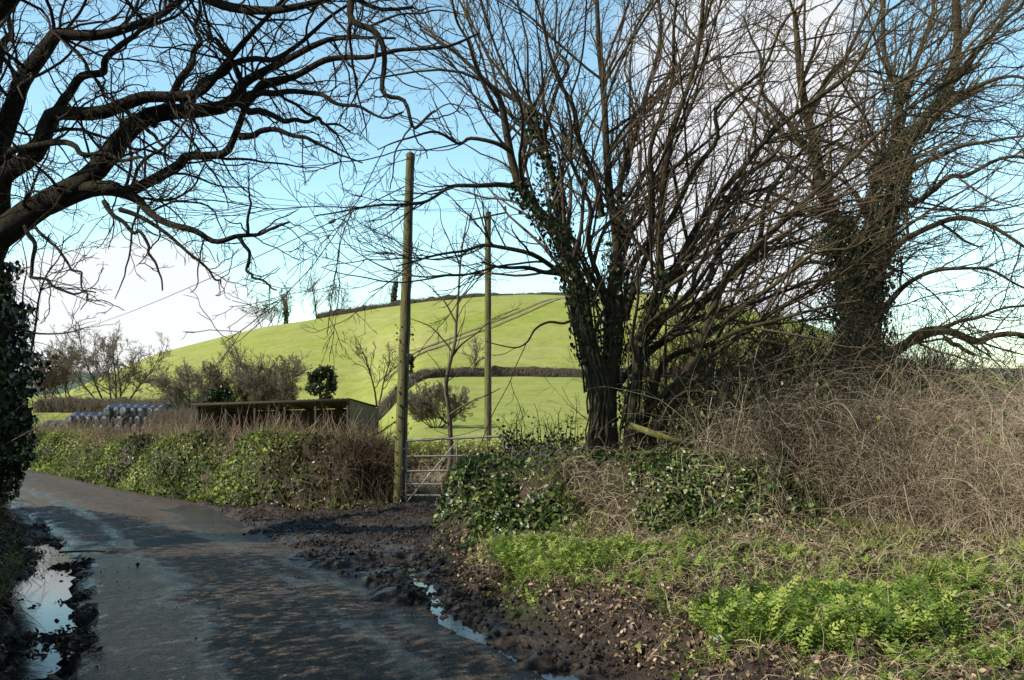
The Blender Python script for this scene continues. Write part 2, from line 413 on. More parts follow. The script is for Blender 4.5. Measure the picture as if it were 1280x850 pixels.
def H(X, Y, detail=True):
    X = np.asarray(X, float); Y = np.asarray(Y, float)
    dr, dl, dR, s = zones(X, Y)
    zr = zroad(Y); fl = field(X, Y)
    n1 = fbm(X*1.1, Y*1.1, 3)-.5; n2 = fbm(X*5, Y*5, 21)-.5; n3 = fbm(X*16, Y*16, 5, 3)-.5
    # road bed: ground just under the tarmac, rising over its ragged edges
    h = zr-.05+.0*X
    edge = ss(-.28, .22, dR+.5*n1+.35*n2)
    mudrough = np.where(detail, 1., 0.)*(.10*n2+.05*n3+.10*n1)
    h = h+edge*(.075+mudrough*1.1)
    ledge = ss(-.30, .35, dl+.7*n1+.5*n2)
    h = h+ledge*(.034+.05*n1+.12*n2+.09*n3)
    h = h+.75*ss(.8, 1.7, dl+.2*n1)*(1+.4*n1)
    # right verge and mound
    sx = ss(1.6, 3.2, X)
    g = ss(0, .42, dr+.16*n1+.10*n2)
    md = ss(8.05-.5*sx, 9.2-.3*sx, Y+.6*n1)*ss(-.05, .34, dr+.12*n2)
    verge = zr*0+(.20*g+.10*ss(.5, 3, dr)+.02*ss(2, 6, dr))-zr*0
    h = h+verge*(1-.2*md)+md*.77+g*(.10*n1+.06*n2+.03*n3)
    # beyond mound to field
    tb = ss(11.8, 13.6, Y)*ss(-.4, .1, dr)
    h = h*(1-tb)+fl*tb
    tb = ss(14.2, 15.5, Y)*ss(-2.9, -2.3, X)
    h = h*(1-tb)+fl*tb
    # left hedge bank
    endt = 1-ss(-2.6, -2.05, X)
    hb = 1.05-.14*ss(-5.0, -7.5, X)-.20*ss(-7, -11, X)
    b = ss(-.05, .85, s+.9*n1+.2*n2)*endt
    h = h+b*(hb+.30*n1-.22*(fbm(X*.55, Y*.55, 180)-.45)+.08*n2+.03*n3)
    tb = ss(1.7, 2.9, s)*(1-ss(-2.9, -2.1, X)*(1-ss(14.2, 15.5, Y)))
    h = h*(1-tb)+fl*tb
    sd = pathdist(X, Y, STREAM)
    h = h-.045*(1-ss(.03, .16, sd+.12*n2))*(Y < 9)
    pd = pathdist(X, Y, LPUD)
    h = h-.065*(1-ss(.10, .42, pd+.5*n2+.3*n3))*(Y < 11)
    return h

def grid(g, xs, ys, fn):
    Xg, Yg = np.meshgrid(xs, ys); Z = fn(Xg, Yg)
    nx, ny = len(xs), len(ys)
    i = np.arange(nx*ny).reshape(ny, nx)
    Q = np.stack([i[:-1,:-1], i[:-1,1:], i[1:,1:], i[1:,:-1]], -1).reshape(-1, 4)
    g.add(np.stack([Xg, Yg, Z], -1).reshape(-1, 3), Q)
    return Xg, Yg, Z
# near ground
g = Geo()
xs = np.concatenate([np.arange(-40, -16, .5), np.arange(-16, 9, .05), np.arange(9, 40.1, .6)])
ys = np.concatenate([np.arange(-12, 1.5, .5), np.arange(1.5, 10, .045), np.arange(10, 17, .06), np.arange(17, 27.1, .15)])
Xg, Yg, Zg = grid(g, xs, ys, H)
dr, dl, dR, s = zones(Xg, Yg)
nz = fbm(Xg*1.4, Yg*1.4, 44)
muddy = np.maximum.reduce([1-ss(-.25, .22, dr+.5*(nz-.5)), 0*Xg])*(1-ss(-.1, .35, s+.3*(nz-.5)))*(1-ss(.7, 1.3, dl))
muddy *= (1-ss(13.9, 14.6, Yg))
muddy = np.maximum(muddy, (ss(0, .2, dr)*(1-ss(.1, .5, dr+.5*(nz-.5))))*(Yg < 8.6)*.9)
grassy = ss(.35, .6, nz)
g.build('ground', M['ground'], smooth=True, attrs={'muddy': muddy, 'grassy': grassy})['kind'] = 'structure'
# rolling fields beyond
g = Geo()
us = np.linspace(-2.6, 2.2, 330); vs = np.concatenate([np.arange(16, 60, 1.2), np.arange(60, 260, 2.0), np.geomspace(262, 900, 25)])
U, Yv = np.meshgrid(us, vs); Xv = U*Yv
Zv = field(Xv, Yv)-.06*(Yv < 27.2)-.5*((Yv < 24) & (np.abs(Xv) < 40))
nx, ny = len(us), len(vs); i = np.arange(nx*ny).reshape(ny, nx)
g.add(np.stack([Xv, Yv, Zv], -1).reshape(-1, 3), np.stack([i[:-1,:-1], i[:-1,1:], i[1:,1:], i[1:,:-1]], -1).reshape(-1, 4))
g.build('fields', M['field'], smooth=True)['kind'] = 'structure'
# plain to the horizon, and far hills on it
g = Geo(); g.add([[-4000,-3000,-7],[4000,-3000,-7],[4000,5000,-7],[-4000,5000,-7]], [[0,1,2,3]])
g.build('terrain', M['farhill'])['kind'] = 'structure'
g = Geo()
xs = np.linspace(-2500, 2500, 220); ys = np.linspace(900, 2200, 30)
grid(g, xs, ys, lambda X, Y: -8+np.sin(np.clip((Y-900)/1300, 0, 1)*np.pi)*(18+34*fbm(X*.0022, Y*.001, 8)))
g.build('distant_hills', M['farhill'], smooth=True)['kind'] = 'structure'
# road sheet
g = Geo()
v = np.concatenate([np.arange(-8, 4, .4), np.arange(4, 12, .09), np.arange(12, 30, .2)]); u = np.linspace(-.06, 1.12, 46)
Ug, Vg = np.meshgrid(u, v); X = xl(Vg)+(xr(Vg)-xl(Vg))*Ug
Z = zroad(Vg)+.028*(1-(2*np.clip(Ug, 0, 1)-1)**2)-.012+(fbm(X*.9, Vg*.9, 70)-.5)*.022
en = .16*(fbm(X*2.2, Vg*2.2, 71)-.5)+.07*(fbm(X*9, Vg*9, 72)-.5)
Z = Z-.13*(1-ss(-.03, .07, Ug+en))-.05*ss(1.02, 1.12, Ug)
nx, ny = len(u), len(v); i = np.arange(nx*ny).reshape(ny, nx)
g.add(np.stack([X, Vg, Z], -1).reshape(-1, 3), np.stack([i[:-1,:-1], i[:-1,1:], i[1:,1:], i[1:,:-1]], -1).reshape(-1, 4))
wet = .25+.75*(1-ss(.12, .48, Ug+.12*(fbm(X*.8, Vg*.8, 91)-.5)+.25*ss(8.2, 9.4, Vg)))
wet = np.maximum(wet, .62*ss(.72, .95, Ug)*(Vg < 9)); wet = np.maximum(wet, .75*ss(.5, .8, Ug)*ss(9, 10.5, Vg)*(1-ss(13, 15, Vg)))
wet = np.maximum(wet, .55*np.exp(-((Ug-.30)/.07)**2)); wet = np.maximum(wet, .5*np.exp(-((Ug-.74)/.06)**2))
dirt = np.maximum(ss(.65, 1.0, Ug), 1-ss(0, .18, Ug)); dirt = np.maximum(dirt, .8*np.exp(-((Ug-.55)/.16)**2))
g.build('road', M['road'], smooth=True, attrs={'wet': wet, 'dirt': dirt})['kind'] = 'structure'
# puddles: level water lying in the hollows of verge and mud
def strip(name, pts, w, z):
    g = Geo(); p = catmull([(a[0], a[1], z) for a in pts], 40)
    for k in range(len(p)): p[k, 2] = zroad(p[k, 1])+z
    t = norm(np.gradient(p, axis=0)); nrm_ = np.stack([t[:, 1], -t[:, 0], 0*t[:, 0]], 1)
    ww = np.interp(np.linspace(0, 1, 40), np.linspace(0, 1, len(w)), w)[:, None]*(1+.5*(rng.random((40, 1))-.5))
    V = np.concatenate([p-nrm_*ww, p+nrm_*ww]); k = np.arange(39)
    g.add(V, np.stack([k, k+1, k+41, k+40], 1)); o = g.build(name, M['water'], smooth=True); o['kind'] = 'structure'
strip('puddle', list(LPUD), [.18,.22,.2,.22,.2,.12], -.036)
strip('puddle', list(STREAM[:-2]), [.06,.10,.09,.08,.09,.08], -.006)
strip('puddle', [P(440,690,8.6), P(470,700,8.2), P(500,715,7.7)], [.1,.16,.08], .012)

# ------------------------------------------------------------------ scatter helpers on the ground
def sample(x0, x1, y0, y1, n, mask):
    X = x0+(x1-x0)*rng.random(n); Y = y0+(y1-y0)*rng.random(n)
    m = mask(X, Y); k = rng.random(n) < m
    X = X[k]; Y = Y[k]; Z = H(X, Y)
    e = .08
    nx = -(H(X+e, Y, True)-Z)/e; ny = -(H(X, Y+e, True)-Z)/e
    nn = norm(np.stack([nx, ny, np.ones_like(nx)], 1))
    return np.stack([X, Y, Z], 1), nn
def leaves(g, pos, nn, tmpl, size, lift=.03, tilt=.6, var=None, drop=None):
    n = len(pos)
    nr = norm(nn+rng.standard_normal((n, 3))*tilt)
    spin = rng.standard_normal((n, 3))
    if drop is not None: spin = spin+np.array(drop)
    z = norm(nr); yv = norm(spin-(spin*z).sum(1, keepdims=True)*z); x = np.cross(yv, z)
    Mx = np.stack([x, yv, z], 2)
    p = pos+nn*(rng.random((n, 1))*lift)
    sz = size[0]+(size[1]-size[0])*rng.random(n)
    scatter(g, tmpl[0], tmpl[1], None, p, Mx, sz, var)
def blades(g, pos, h, w=1.0, lean=.4, var=None, bend=(0,0,0)):
    n = len(pos)
    up = norm(rng.standard_normal((n, 3))*[lean, lean, .1]+[0, 0, 1]+np.array(bend))
    r = rng.standard_normal((n, 3)); z = norm(r-(r*up).sum(1, keepdims=True)*up); x = np.cross(up, z)
    Mx = np.stack([x*w, up, z], 2)
    scatter(g, BLADE[0], BLADE[1], None, pos, Mx, h[0]+(h[1]-h[0])*rng.random(n), var)
def stems(g, pos, ln, rad, dirn, spread, droop, n=6, wig=.12, sides=3, var=None, tip=.4):
    N_ = len(pos); D = norm(rng.standard_normal((N_, 3))*spread+np.array(dirn))
    L = ln[0]+(ln[1]-ln[0])*rng.random(N_)
    out = np.empty((N_, n, 3)); p = pos.copy(); out[:, 0] = p
    for s_ in range(1, n):
        D = norm(D+rng.standard_normal((N_, 3))*wig+np.array([0, 0, -droop*s_/n]))
        p = p+D*(L/(n-1))[:, None]; out[:, s_] = p
    r0 = rad[0]+(rad[1]-rad[0])*rng.random(N_)
    Rr = r0[:, None]*np.linspace(1, tip, n)[None]
    tubes(g, out, Rr, sides, var)
    return out, Rr

# ------------------------------------------------------------------ 1. left hedge bank
def bankpts(n, s0, s1, x0=-24, x1=-2.15):
    def m(X, Y):
        s = bankdist(X, Y); return ((s > s0) & (s < s1)).astype(float)
    return sample(x0, x1, 13, 31, n, m)
hb = thing('hedge_bank', 'long hedge bank of ivy and grass topped with brown stems, ending beside the tall pole', 'hedge', (-2.3, 14.2, float(H(-2.3, 14.2))))
g = Geo()
p, nn = bankpts(380000, -.12, 1.3, x0=-14)
ivyd = fbm(p[:, 0]*.55+p[:, 2]*.4, p[:, 1]*.55, 33)
dark = ss(-4.4, -3.4, p[:, 0])  # painted shade of the bank's gate end, put into leaf and stem tones
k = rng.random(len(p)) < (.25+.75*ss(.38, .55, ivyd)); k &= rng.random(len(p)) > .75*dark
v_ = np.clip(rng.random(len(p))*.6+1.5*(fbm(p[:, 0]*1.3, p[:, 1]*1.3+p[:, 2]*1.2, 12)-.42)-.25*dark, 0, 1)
dk = k & (rng.random(len(p)) < .9*dark+.25*ss(.5, .62, fbm(p[:, 0]*1.1+3, p[:, 1]*1.1+p[:, 2], 18))); k &= ~dk  # swaps leaves to darker ivy as painted end shade, plus scattered dark clumps
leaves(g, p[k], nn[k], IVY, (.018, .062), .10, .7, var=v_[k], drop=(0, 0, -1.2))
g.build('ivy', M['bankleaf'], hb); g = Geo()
leaves(g, p[dk], nn[dk], IVY, (.02, .07), .08, .7, drop=(0, 0, -1.2)); g.build('dark_ivy_shade', M['ivydark'], hb)
g = Geo()
p, nn = bankpts(60000, -.1, 1.4, x0=-14)
gd = fbm(p[:, 0]*.7, p[:, 1]*.7, 55); k = rng.random(len(p)) < ss(.42, .6, gd)
blades(g, p[k], (.08, .28), .8, .7, bend=(0, -.5, -.2)); g.build('grass', M['grass'], hb)
g = Geo()
p, nn = bankpts(42000, .55, 1.6); k = rng.random(len(p)) < .8; p = p[k]
stems(g, p, (.18, .5), (.003, .007), (0, -.05, 1), .42, 0, 4, .16)
p, nn = bankpts(13000, .6, 1.7)
stems(g, p, (.4, .72), (.004, .008), (0, 0, 1), .35, .1, 5, .12)
p, nn = bankpts(14000, .2, .9, x0=-5.2); k = rng.random(len(p)) < ss(-5, -3.4, p[:, 0])
p = p[k]; stems(g, p, (.3, .9), (.002, .006), (.2, -.7, .2), .6, .9, 6, .2, var=rng.random(len(p))*.5)  # stems held to darker tones to paint the end's shade
g.build('stem', M['hedgestick'], hb); g = Geo()
n_ = 2200; X = -3.1+1.05*rng.random(n_); Y = 13.9+1.6*rng.random(n_); p = np.stack([X, Y, H(X, Y)], 1)
L_ = 1.1-p[:, 2]; p = p[L_ > .55]; L_ = L_[L_ > .55]; p[:, 2] += np.clip(L_-.75, 0, 2)*rng.random(len(p)); stems(g, p, (.35, .75), (.003, .008), (0, -.1, .9), .5, .3, 6, .18)
g.build('stem', M['redtwig'], hb)  # darker stem material also paints shade on the bank end
g = Geo()
p, nn = bankpts(26000, -.25, .12, x0=-16)
leaves(g, p, nn, DEAD, (.03, .07), .04, .5); 
p, nn = bankpts(30000, -.1, 1.1, x0=-12)
leaves(g, p, nn, DEAD, (.03, .07), .06, .7); g.build('dead_leaves', M['dead'], hb)

# ------------------------------------------------------------------ 2. ground cover on the right mound and verge
def rmask(f):
    def m(X, Y):
        dr = X-xt(Y); return np.where((dr > .0) & (Y < 13), 1., 0.)*f(X, Y, dr)
    return m
g = Geo()
p, nn = sample(-1.1, 8, 7.2, 12.6, 190000, rmask(lambda X, Y, d: ss(.33, .5, fbm(X*1.0, Y*1.0, 61))*ss(.05, .3, d)*(1-.7*ss(2.2, 3.5, X))*ss(7.6, 8.6, Y)))
leaves(g, p, nn, IVY, (.025, .06), .10, .6, drop=(0, 0, -.5)); tag(g.build('ivy_cover', M['ivy']), 'dark glossy ivy leaves covering the mound under the many-stemmed tree', 'ivy', kind='stuff')
g = Geo()
def herbf(X, Y, d):
    n = fbm(X*.9, Y*.9, 77)
    a = ss(.42, .60, n)*(.12+.88*ss(.44, .62, fbm(X*3, Y*3, 79)))*ss(.15, .75, d+1.3*(fbm(X*2, Y*2, 171)-.5))*(1-ss(8.1, 9.2, Y-.3*(X > 2)))
    return a
p, nn = sample(-.6, 8, 3.2, 9.6, 60000, rmask(herbf))
def ferns(g, p, nn, s0, s1, up=.55, lift=.05):
    n = len(p); a = rng.random(n)*2*np.pi
    out = np.stack([np.cos(a), np.sin(a), up+.5*rng.random(n)], 1); y = norm(out)
    z0 = np.tile([0, 0, 1.], (n, 1))+rng.standard_normal((n, 3))*.25; z = norm(z0-(z0*y).sum(1, keepdims=True)*y); x = np.cross(y, z)
    scatter(g, FERN[0], FERN[1], None, p+nn*rng.random((n, 1))*lift, np.stack([x, y, z], 2), s0+(s1-s0)*rng.random(n))
ferns(g, p, nn, .035, .095, .35, .04)
p2, nn2 = sample(1.0, 2.6, 3.9, 5.4, 2600, rmask(lambda X, Y, d: (np.hypot((X-1.85)/.75, (Y-4.75)/.65) < 1)*1.))
ferns(g, p2, nn2, .06, .14, .6, .06)
p2, nn2 = sample(-.2, 1.2, 5.8, 7.6, 5000, rmask(lambda X, Y, d: (np.hypot((X-.45)/.7, (Y-6.8)/.8) < 1)*ss(.2, .5, d)))
ferns(g, p2, nn2, .05, .11, .5, .05)
leaves(g, p, nn, IVY, (.02, .05), .06, .5)
tag(g.build('green_herbs', M['herb']), 'fresh green feathery herbs and low weeds on the sunlit right verge', 'herbs', kind='stuff')
g = Geo()
p, nn = sample(-1.1, 9, 2.8, 12.5, 90000, rmask(lambda X, Y, d: (.2+.8*ss(.45, .6, fbm(X*1.3, Y*1.3, 81)))*ss(.1, .6, d)))
blades(g, p, (.04, .16), .6, .8); tag(g.build('grass_tufts', M['grass']), 'thin green and straw grass blades scattered over the right verge', 'grass', kind='stuff')
g = Geo()
p, nn = sample(-1.1, 9, 2.8, 12.5, 110000, rmask(lambda X, Y, d: .35+.65*ss(.45, .62, fbm(X*.9+4, Y*.9, 85))))
leaves(g, p, nn, DEAD, (.014, .045), .03, .6)
p, nn = sample(-.9, 6, 3, 8.5, 50000, rmask(lambda X, Y, d: ss(.0, .2, d)*(1-.7*ss(.9, 1.8, d))))
leaves(g, p, nn, DEAD, (.012, .04), .03, .8, var=.25+.75*rng.random(len(p)))
n_ = 26000
def mudmask(X, Y):
    dr, dl, dR, s = zones(X, Y); return ((dR > .1) & (dr < .4) & (s < .1)).astype(float)*(.10+.9*ss(.5, .68, fbm(X*2, Y*2, 90)))*.5
p, nn = sample(-5, 1.6, 3, 14, 60000, mudmask); leaves(g, p, nn, DEAD, (.01, .035), .012, .35, var=rng.random(len(p))*.5)
def lmask(X, Y):
    dr, dl, dR, s = zones(X, Y); return ((dl > -.45) & (dl < 2.5)).astype(float)*(.15+.85*ss(.42, .58, fbm(X*1.5, Y*1.5, 95)))
p, nn = sample(-9, -1.2, 3, 12, 60000, lmask); leaves(g, p, nn, DEAD, (.02, .06), .02, .4, var=rng.random(len(p))*.5)
tag(g.build('leaf_litter', M['dead']), 'brown fallen leaves and debris lying along the verges and in the mud', 'leaf litter', kind='stuff')
# mud clods
g = Geo()
IC = np.array([[0,0,.6],[.5,0,.1],[.15,.5,.2],[-.45,.3,.1],[-.4,-.35,.15],[.2,-.5,.05],[0,0,-.4]])
ICT = [[0,1,2],[0,2,3],[0,3,4],[0,4,5],[0,5,1],[6,2,1],[6,3,2],[6,4,3],[6,5,4],[6,1,5]]
def clodmask(X, Y):
    dr, dl, dR, s = zones(X, Y); return ((dR > -.05) & (dr < .28) & (s < .2) & (Y < 14)).astype(float)*(.15+.85*ss(.4, .6, fbm(X*2.2, Y*2.2, 97)))
p, nn = sample(-5, 1.6, 3, 14, 150000, clodmask)
rr_ = (.004+.03*rng.random(len(p))**4)
scatter(g, IC, None, ICT, p, rotmats(len(p), nn+rng.standard_normal(nn.shape)*.3), rr_*1.6)
def lm2(X, Y):
    dr, dl, dR, s = zones(X, Y); return ((dl > -.3) & (dl < 1.0)).astype(float)*(.1+.9*ss(.42, .6, fbm(X*2.5, Y*2.5, 98)))
p, nn = sample(-8, -1.8, 3, 11, 40000, lm2); rr_ = (.004+.022*rng.random(len(p))**4)
scatter(g, IC, None, ICT, p, rotmats(len(p), nn+rng.standard_normal(nn.shape)*.3), rr_*1.6)
def roadmask(X, Y):
    dr, dl, dR, s = zones(X, Y); return ((dR < 0) & (dl < 0)).astype(float)*(.12*np.exp(dR*2.2)+.10*np.exp(dl*4)+.02)*ss(.4, .6, fbm(X*2, Y*2, 99))
X_ = -6+8*rng.random(40000); Y_ = 3.5+9*rng.random(40000); k = rng.random(40000) < roadmask(X_, Y_)*2
p = np.stack([X_, Y_, zroad(Y_)+.012], 1)[k]
scatter(g, IC, None, ICT, p, rotmats(len(p), np.tile([0,0,1.],(len(p),1))), .004+.014*rng.random(len(p))**2)
g.build('mud', M['ground'], attrs={'muddy': np.ones(g.n), 'grassy': np.zeros(g.n)})
tag(bpy.data.objects['mud'], 'lumps of wet churned mud between the road and the gate', 'mud', kind='stuff')
# low dead tangle on the mound front
g = Geo()
p, nn = sample(-1.0, 6, 7.8, 12, 9000, rmask(lambda X, Y, d: ss(.42, .6, fbm(X*.8, Y*.8, 101))*ss(.1, .4, d)))
stems(g, p, (.15, .6), (.0015, .0045), (0, -.3, .5), .7, .8, 6, .25)
p, nn = sample(-.5, 8, 3, 8, 20000, rmask(lambda X, Y, d: ss(.2, .7, d)))
stems(g, p, (.06, .35), (.001, .0026), (0, -.2, .25), .9, .6, 6, .2, var=.2+.8*rng.random(len(p)))
p, nn = sample(-.9, 6, 3, 8.5, 26000, rmask(lambda X, Y, d: ss(.05, .3, d)*(1-.75*ss(.9, 1.8, d))*(.3+.7*ss(.42, .6, fbm(X*1.6, Y*1.6, 175)))))
stems(g, p, (.05, .28), (.001, .0024), (0, -.15, .12), .9, .5, 5, .25, var=.7*rng.random(len(p)))
tag(g.build('dead_stems', M['straw']), 'dry pale stalks and creepers tangled over the mound and verge', 'dead stems', kind='stuff')

# ------------------------------------------------------------------ 3. bramble thicket and dry grass on the right
th = thing('bramble_thicket', 'tall tangled thicket of brown bramble and straw stems filling the right of the view', 'brambles', (4.5, 8.3, float(H(4.5, 8.3))))
g = Geo(); g2 = Geo()
def tm(X, Y):
    front = np.interp(X, [1.2,2.0,3,4,5,7,10], [10,8.9,8.0,7.5,7.1,6.6,6.2])
    return ((Y > front+.3*(fbm(X*2, Y*2, 7)-.5)) & (Y < 11.8)).astype(float)*ss(1.7, 3.0, X)*(.15+.85*ss(.38, .54, fbm(X*1.1, Y*1.1, 150)))
p, nn = sample(.8, 11, 6, 11.8, 24000, tm)
cv = lambda p: np.clip(.55*rng.random(len(p))+1.2*(fbm(p[:, 0]*1.3, p[:, 1]*1.3, 160)-.5)+.4*ss(3.2, 5.2, p[:, 0]), 0, 1)
hz_ = .6+.8*fbm(p[:, 0]*.9, p[:, 1]*.9, 151)
tall = rng.random(len(p)) < hz_-.3
stems(g, p[tall], (.9, 1.8), (.002, .006), (-.05, -.1, 1), .4, .38, 9, .14, var=cv(p[tall]))
stems(g, p[~tall], (.4, 1.1), (.002, .006), (-.05, -.1, 1), .45, .55, 9, .14, var=cv(p[~tall]))
q_ = p[rng.integers(0, len(p), 260)]; stems(g, q_, (1.0, 1.9), (.004, .007), (.05, -.1, .9), .45, .35, 12, .10, 5, var=.1+.5*rng.random(260))
p, nn = sample(.8, 11, 6, 11.8, 15000, tm); p[:, 2] += .7*rng.random(len(p))
stems(g, p, (.3, .9), (.0012, .003), (0, -.2, .4), .8, .5, 7, .18)
g.build('stem', M['bramble'], th)
p, nn = sample(2.2, 11, 6, 10.5, 15000, lambda X, Y: tm(X, Y)*(.25+.75*ss(3.6, 5.2, X)))
stems(g2, p, (.5, 1.35), (.0015, .0035), (-.15, -.3, .9), .45, .62, 9, .10, var=np.clip(cv(p)+.45*ss(4.2, 5.5, p[:, 0]), 0, 1))
p, nn = sample(3.0, 11, 6, 9, 11000, lambda X, Y: tm(X, Y)*ss(3.6, 5.0, X)); p[:, 2] += .6*rng.random(len(p))
stems(g2, p, (.3, .8), (.0012, .0028), (-.3, -.5, .2), .7, .6, 7, .2)
g2.build('dry_grass', M['straw'], th)
g = Geo(); p, nn = sample(1.0, 10, 6.5, 11.5, 9000, lambda X, Y: tm(X, Y)*ss(.45, .6, fbm(X, Y, 31))); p[:, 2] += 1.0*rng.random(len(p))**2
leaves(g, p, nn, IVY, (.03, .07), .05, 1.2); g.build('leaf', M['ivy'], th)
# back scrub hedge behind it
def scrub(name, label, cat, x0, x1, y0, y1, n, h, mat='redtwig', hmul=None):
    X = x0+(x1-x0)*rng.random(n); Y = y0+(y1-y0)*rng.random(n); Z = H(X, Y)
    c = ((x0+x1)/2, (y0+y1)/2); t = thing(name, label, cat, (c[0], c[1], float(H(*c))))
    g = Geo(); p = np.stack([X, Y, Z], 1)
    a, r = stems(g, p, (h*.55, h), (.005, .012), (0, 0, 1), .28, 0, 8, .16, tip=.3)
    b, rb = spawn(a, r, 5, .15, (30, 75), .35, .15, .6, 5, .05, .2, tipr=.0018)
    tubes(g, b, rb, 3)
    c_, rc = spawn(b, rb, 6, .1, (30, 70), .4, .06, .22, 4, .03, .2, tipr=.0015)
    tubes(g, c_, rc, 3)
    g.build('stem', M[mat], t); return t, p
scrub('scrub_hedge', 'dense brown leafless scrub behind the wooden rail and under the low sweeping branches', 'hedge', 1.7, 6.5, 10.4, 12.4, 620, 2.5)
t_, p_ = scrub('scrub_hedge', 'thin bare scrub growing beyond the brambles at the right edge', 'hedge', 6.0, 12, 11.5, 14, 200, 1.9, 'goldtwig')
t_, p_ = scrub('shrub', 'low twiggy bush between the gate top rail and the many-stemmed tree trunk', 'shrub', -.1, .9, 10.8, 12.2, 50, .9, 'twig')
g = Geo(); q = p_[rng.integers(0, len(p_), 500)]+rng.standard_normal((500, 3))*[.12, .12, .14]+[0, 0, .22]
leaves(g, q, np.tile([0, -.3, 1.], (500, 1)), IVY, (.03, .06), .05, 1.2); g.build('foliage', M['ivydark'], t_)['kind'] = 'stuff'
# hedge of pale green-gold just beyond the gate
hg = thing('field_hedge', 'low olive hedge behind the gate and sapling, at the near edge of the bright field', 'hedge', (-.5, 21, -.6))
g = Geo(); n = 9000
X = -4+9*rng.random(n); Y = 20.6+1.1*rng.random(n); p = np.stack([X, Y, field(X, Y)], 1)
stems(g, p, (.35, .95), (.004, .008), (0, 0, 1), .35, .1, 5, .15); g.build('stem', M['hedgestick'], hg)
g = Geo(); k = rng.integers(0, n, 11000); q = p[k]+np.stack([0*X[k], 0*X[k], .25+.55*rng.random(len(k))], 1)
leaves(g, q, np.tile([0, -.4, 1.], (len(k), 1)), IVY, (.04, .09), .1, 1.0, var=.5+.5*rng.random(len(k))); g.build('leaf', M['bankleaf'], hg)
# pale dead stalks behind the gate
g = Geo(); n = 1500; X = -2.2+2.0*rng.random(n); Y = 14.4+3.5*rng.random(n)
p = np.stack([X, Y, H(X, Y)], 1); stems(g, p, (.4, 1.1), (.003, .008), (.2, 0, .7), .6, .7, 7, .15)
tag(g.build('dead_stems', M['straw']), 'pale arching dead stalks seen through the bars of the gate', 'dead stems', kind='stuff')

# ------------------------------------------------------------------ 4. trees
def tree_thing(name, label, base, limbs, lv, bark, twig, group=None, sides=10, rough=.05, extra=None):
    t = thing(name, label, 'tree', base, group)
    g = Geo()
    A = np.stack([l[0] for l in limbs]); B = np.stack([l[1] for l in limbs])
    nl = len(A)
    for kw in (extra or []):
        a2, b2 = spawn(A[:nl], B[:nl], n=A.shape[1], **kw); A = np.concatenate([A, a2]); B = np.concatenate([B, b2])
    big = B[:, 0] > .03
    tubes(g, A[big], B[big], sides, rough=rough); tubes(g, A[~big], B[~big], 6)
    g.build('trunk', M[bark], t, smooth=True)
    g = Geo(); PA, RA = A, B; allb = []
    for i, kw in enumerate(lv):
        sd = kw.pop('sides', 5 if i == 0 else 3)
        PA2, RA2 = spawn(PA, RA, **kw); tubes(g, PA2, RA2, sd); allb.append((PA2, RA2))
        PA, RA = PA2, RA2
    g.build('crown', M[twig], t, smooth=True)
    return t, A, B, allb
def ivy_on(t, A, B, dens, size=(.04, .08), lo=0, hi=1, off=.06, mat='ivydark', name='ivy'):
    g = Geo()
    for a, b in zip(A, B):
        n = len(a); i0 = int(lo*n); i1 = max(int(hi*n), i0+2); a_ = a[i0:i1]; b_ = b[i0:i1]
        L = np.linalg.norm(np.diff(a_, axis=0), axis=1).sum(); N_ = int(L*dens)
        x = rng.random(N_)*(len(a_)-1); i = np.minimum(x.astype(int), len(a_)-2); f = (x-i)[:, None]
        p = a_[i]*(1-f)+a_[i+1]*f; r = b_[i]*(1-f[:, 0])+b_[i+1]*f[:, 0]
        T = norm(a_[i+1]-a_[i]); q = rng.standard_normal((N_, 3)); q = norm(q-(q*T).sum(1, keepdims=True)*T)
        cl = .5+vnoise(x*.9+r*0, q[:, 0]*1.5, 3)
        pos = p+q*(r+off*rng.random(N_)*cl*1.6)[:, None]
        leaves(g, pos, q, IVY, size, .02, .5, drop=(0, 0, -1.5))
    return g.build(name, M[mat], t)

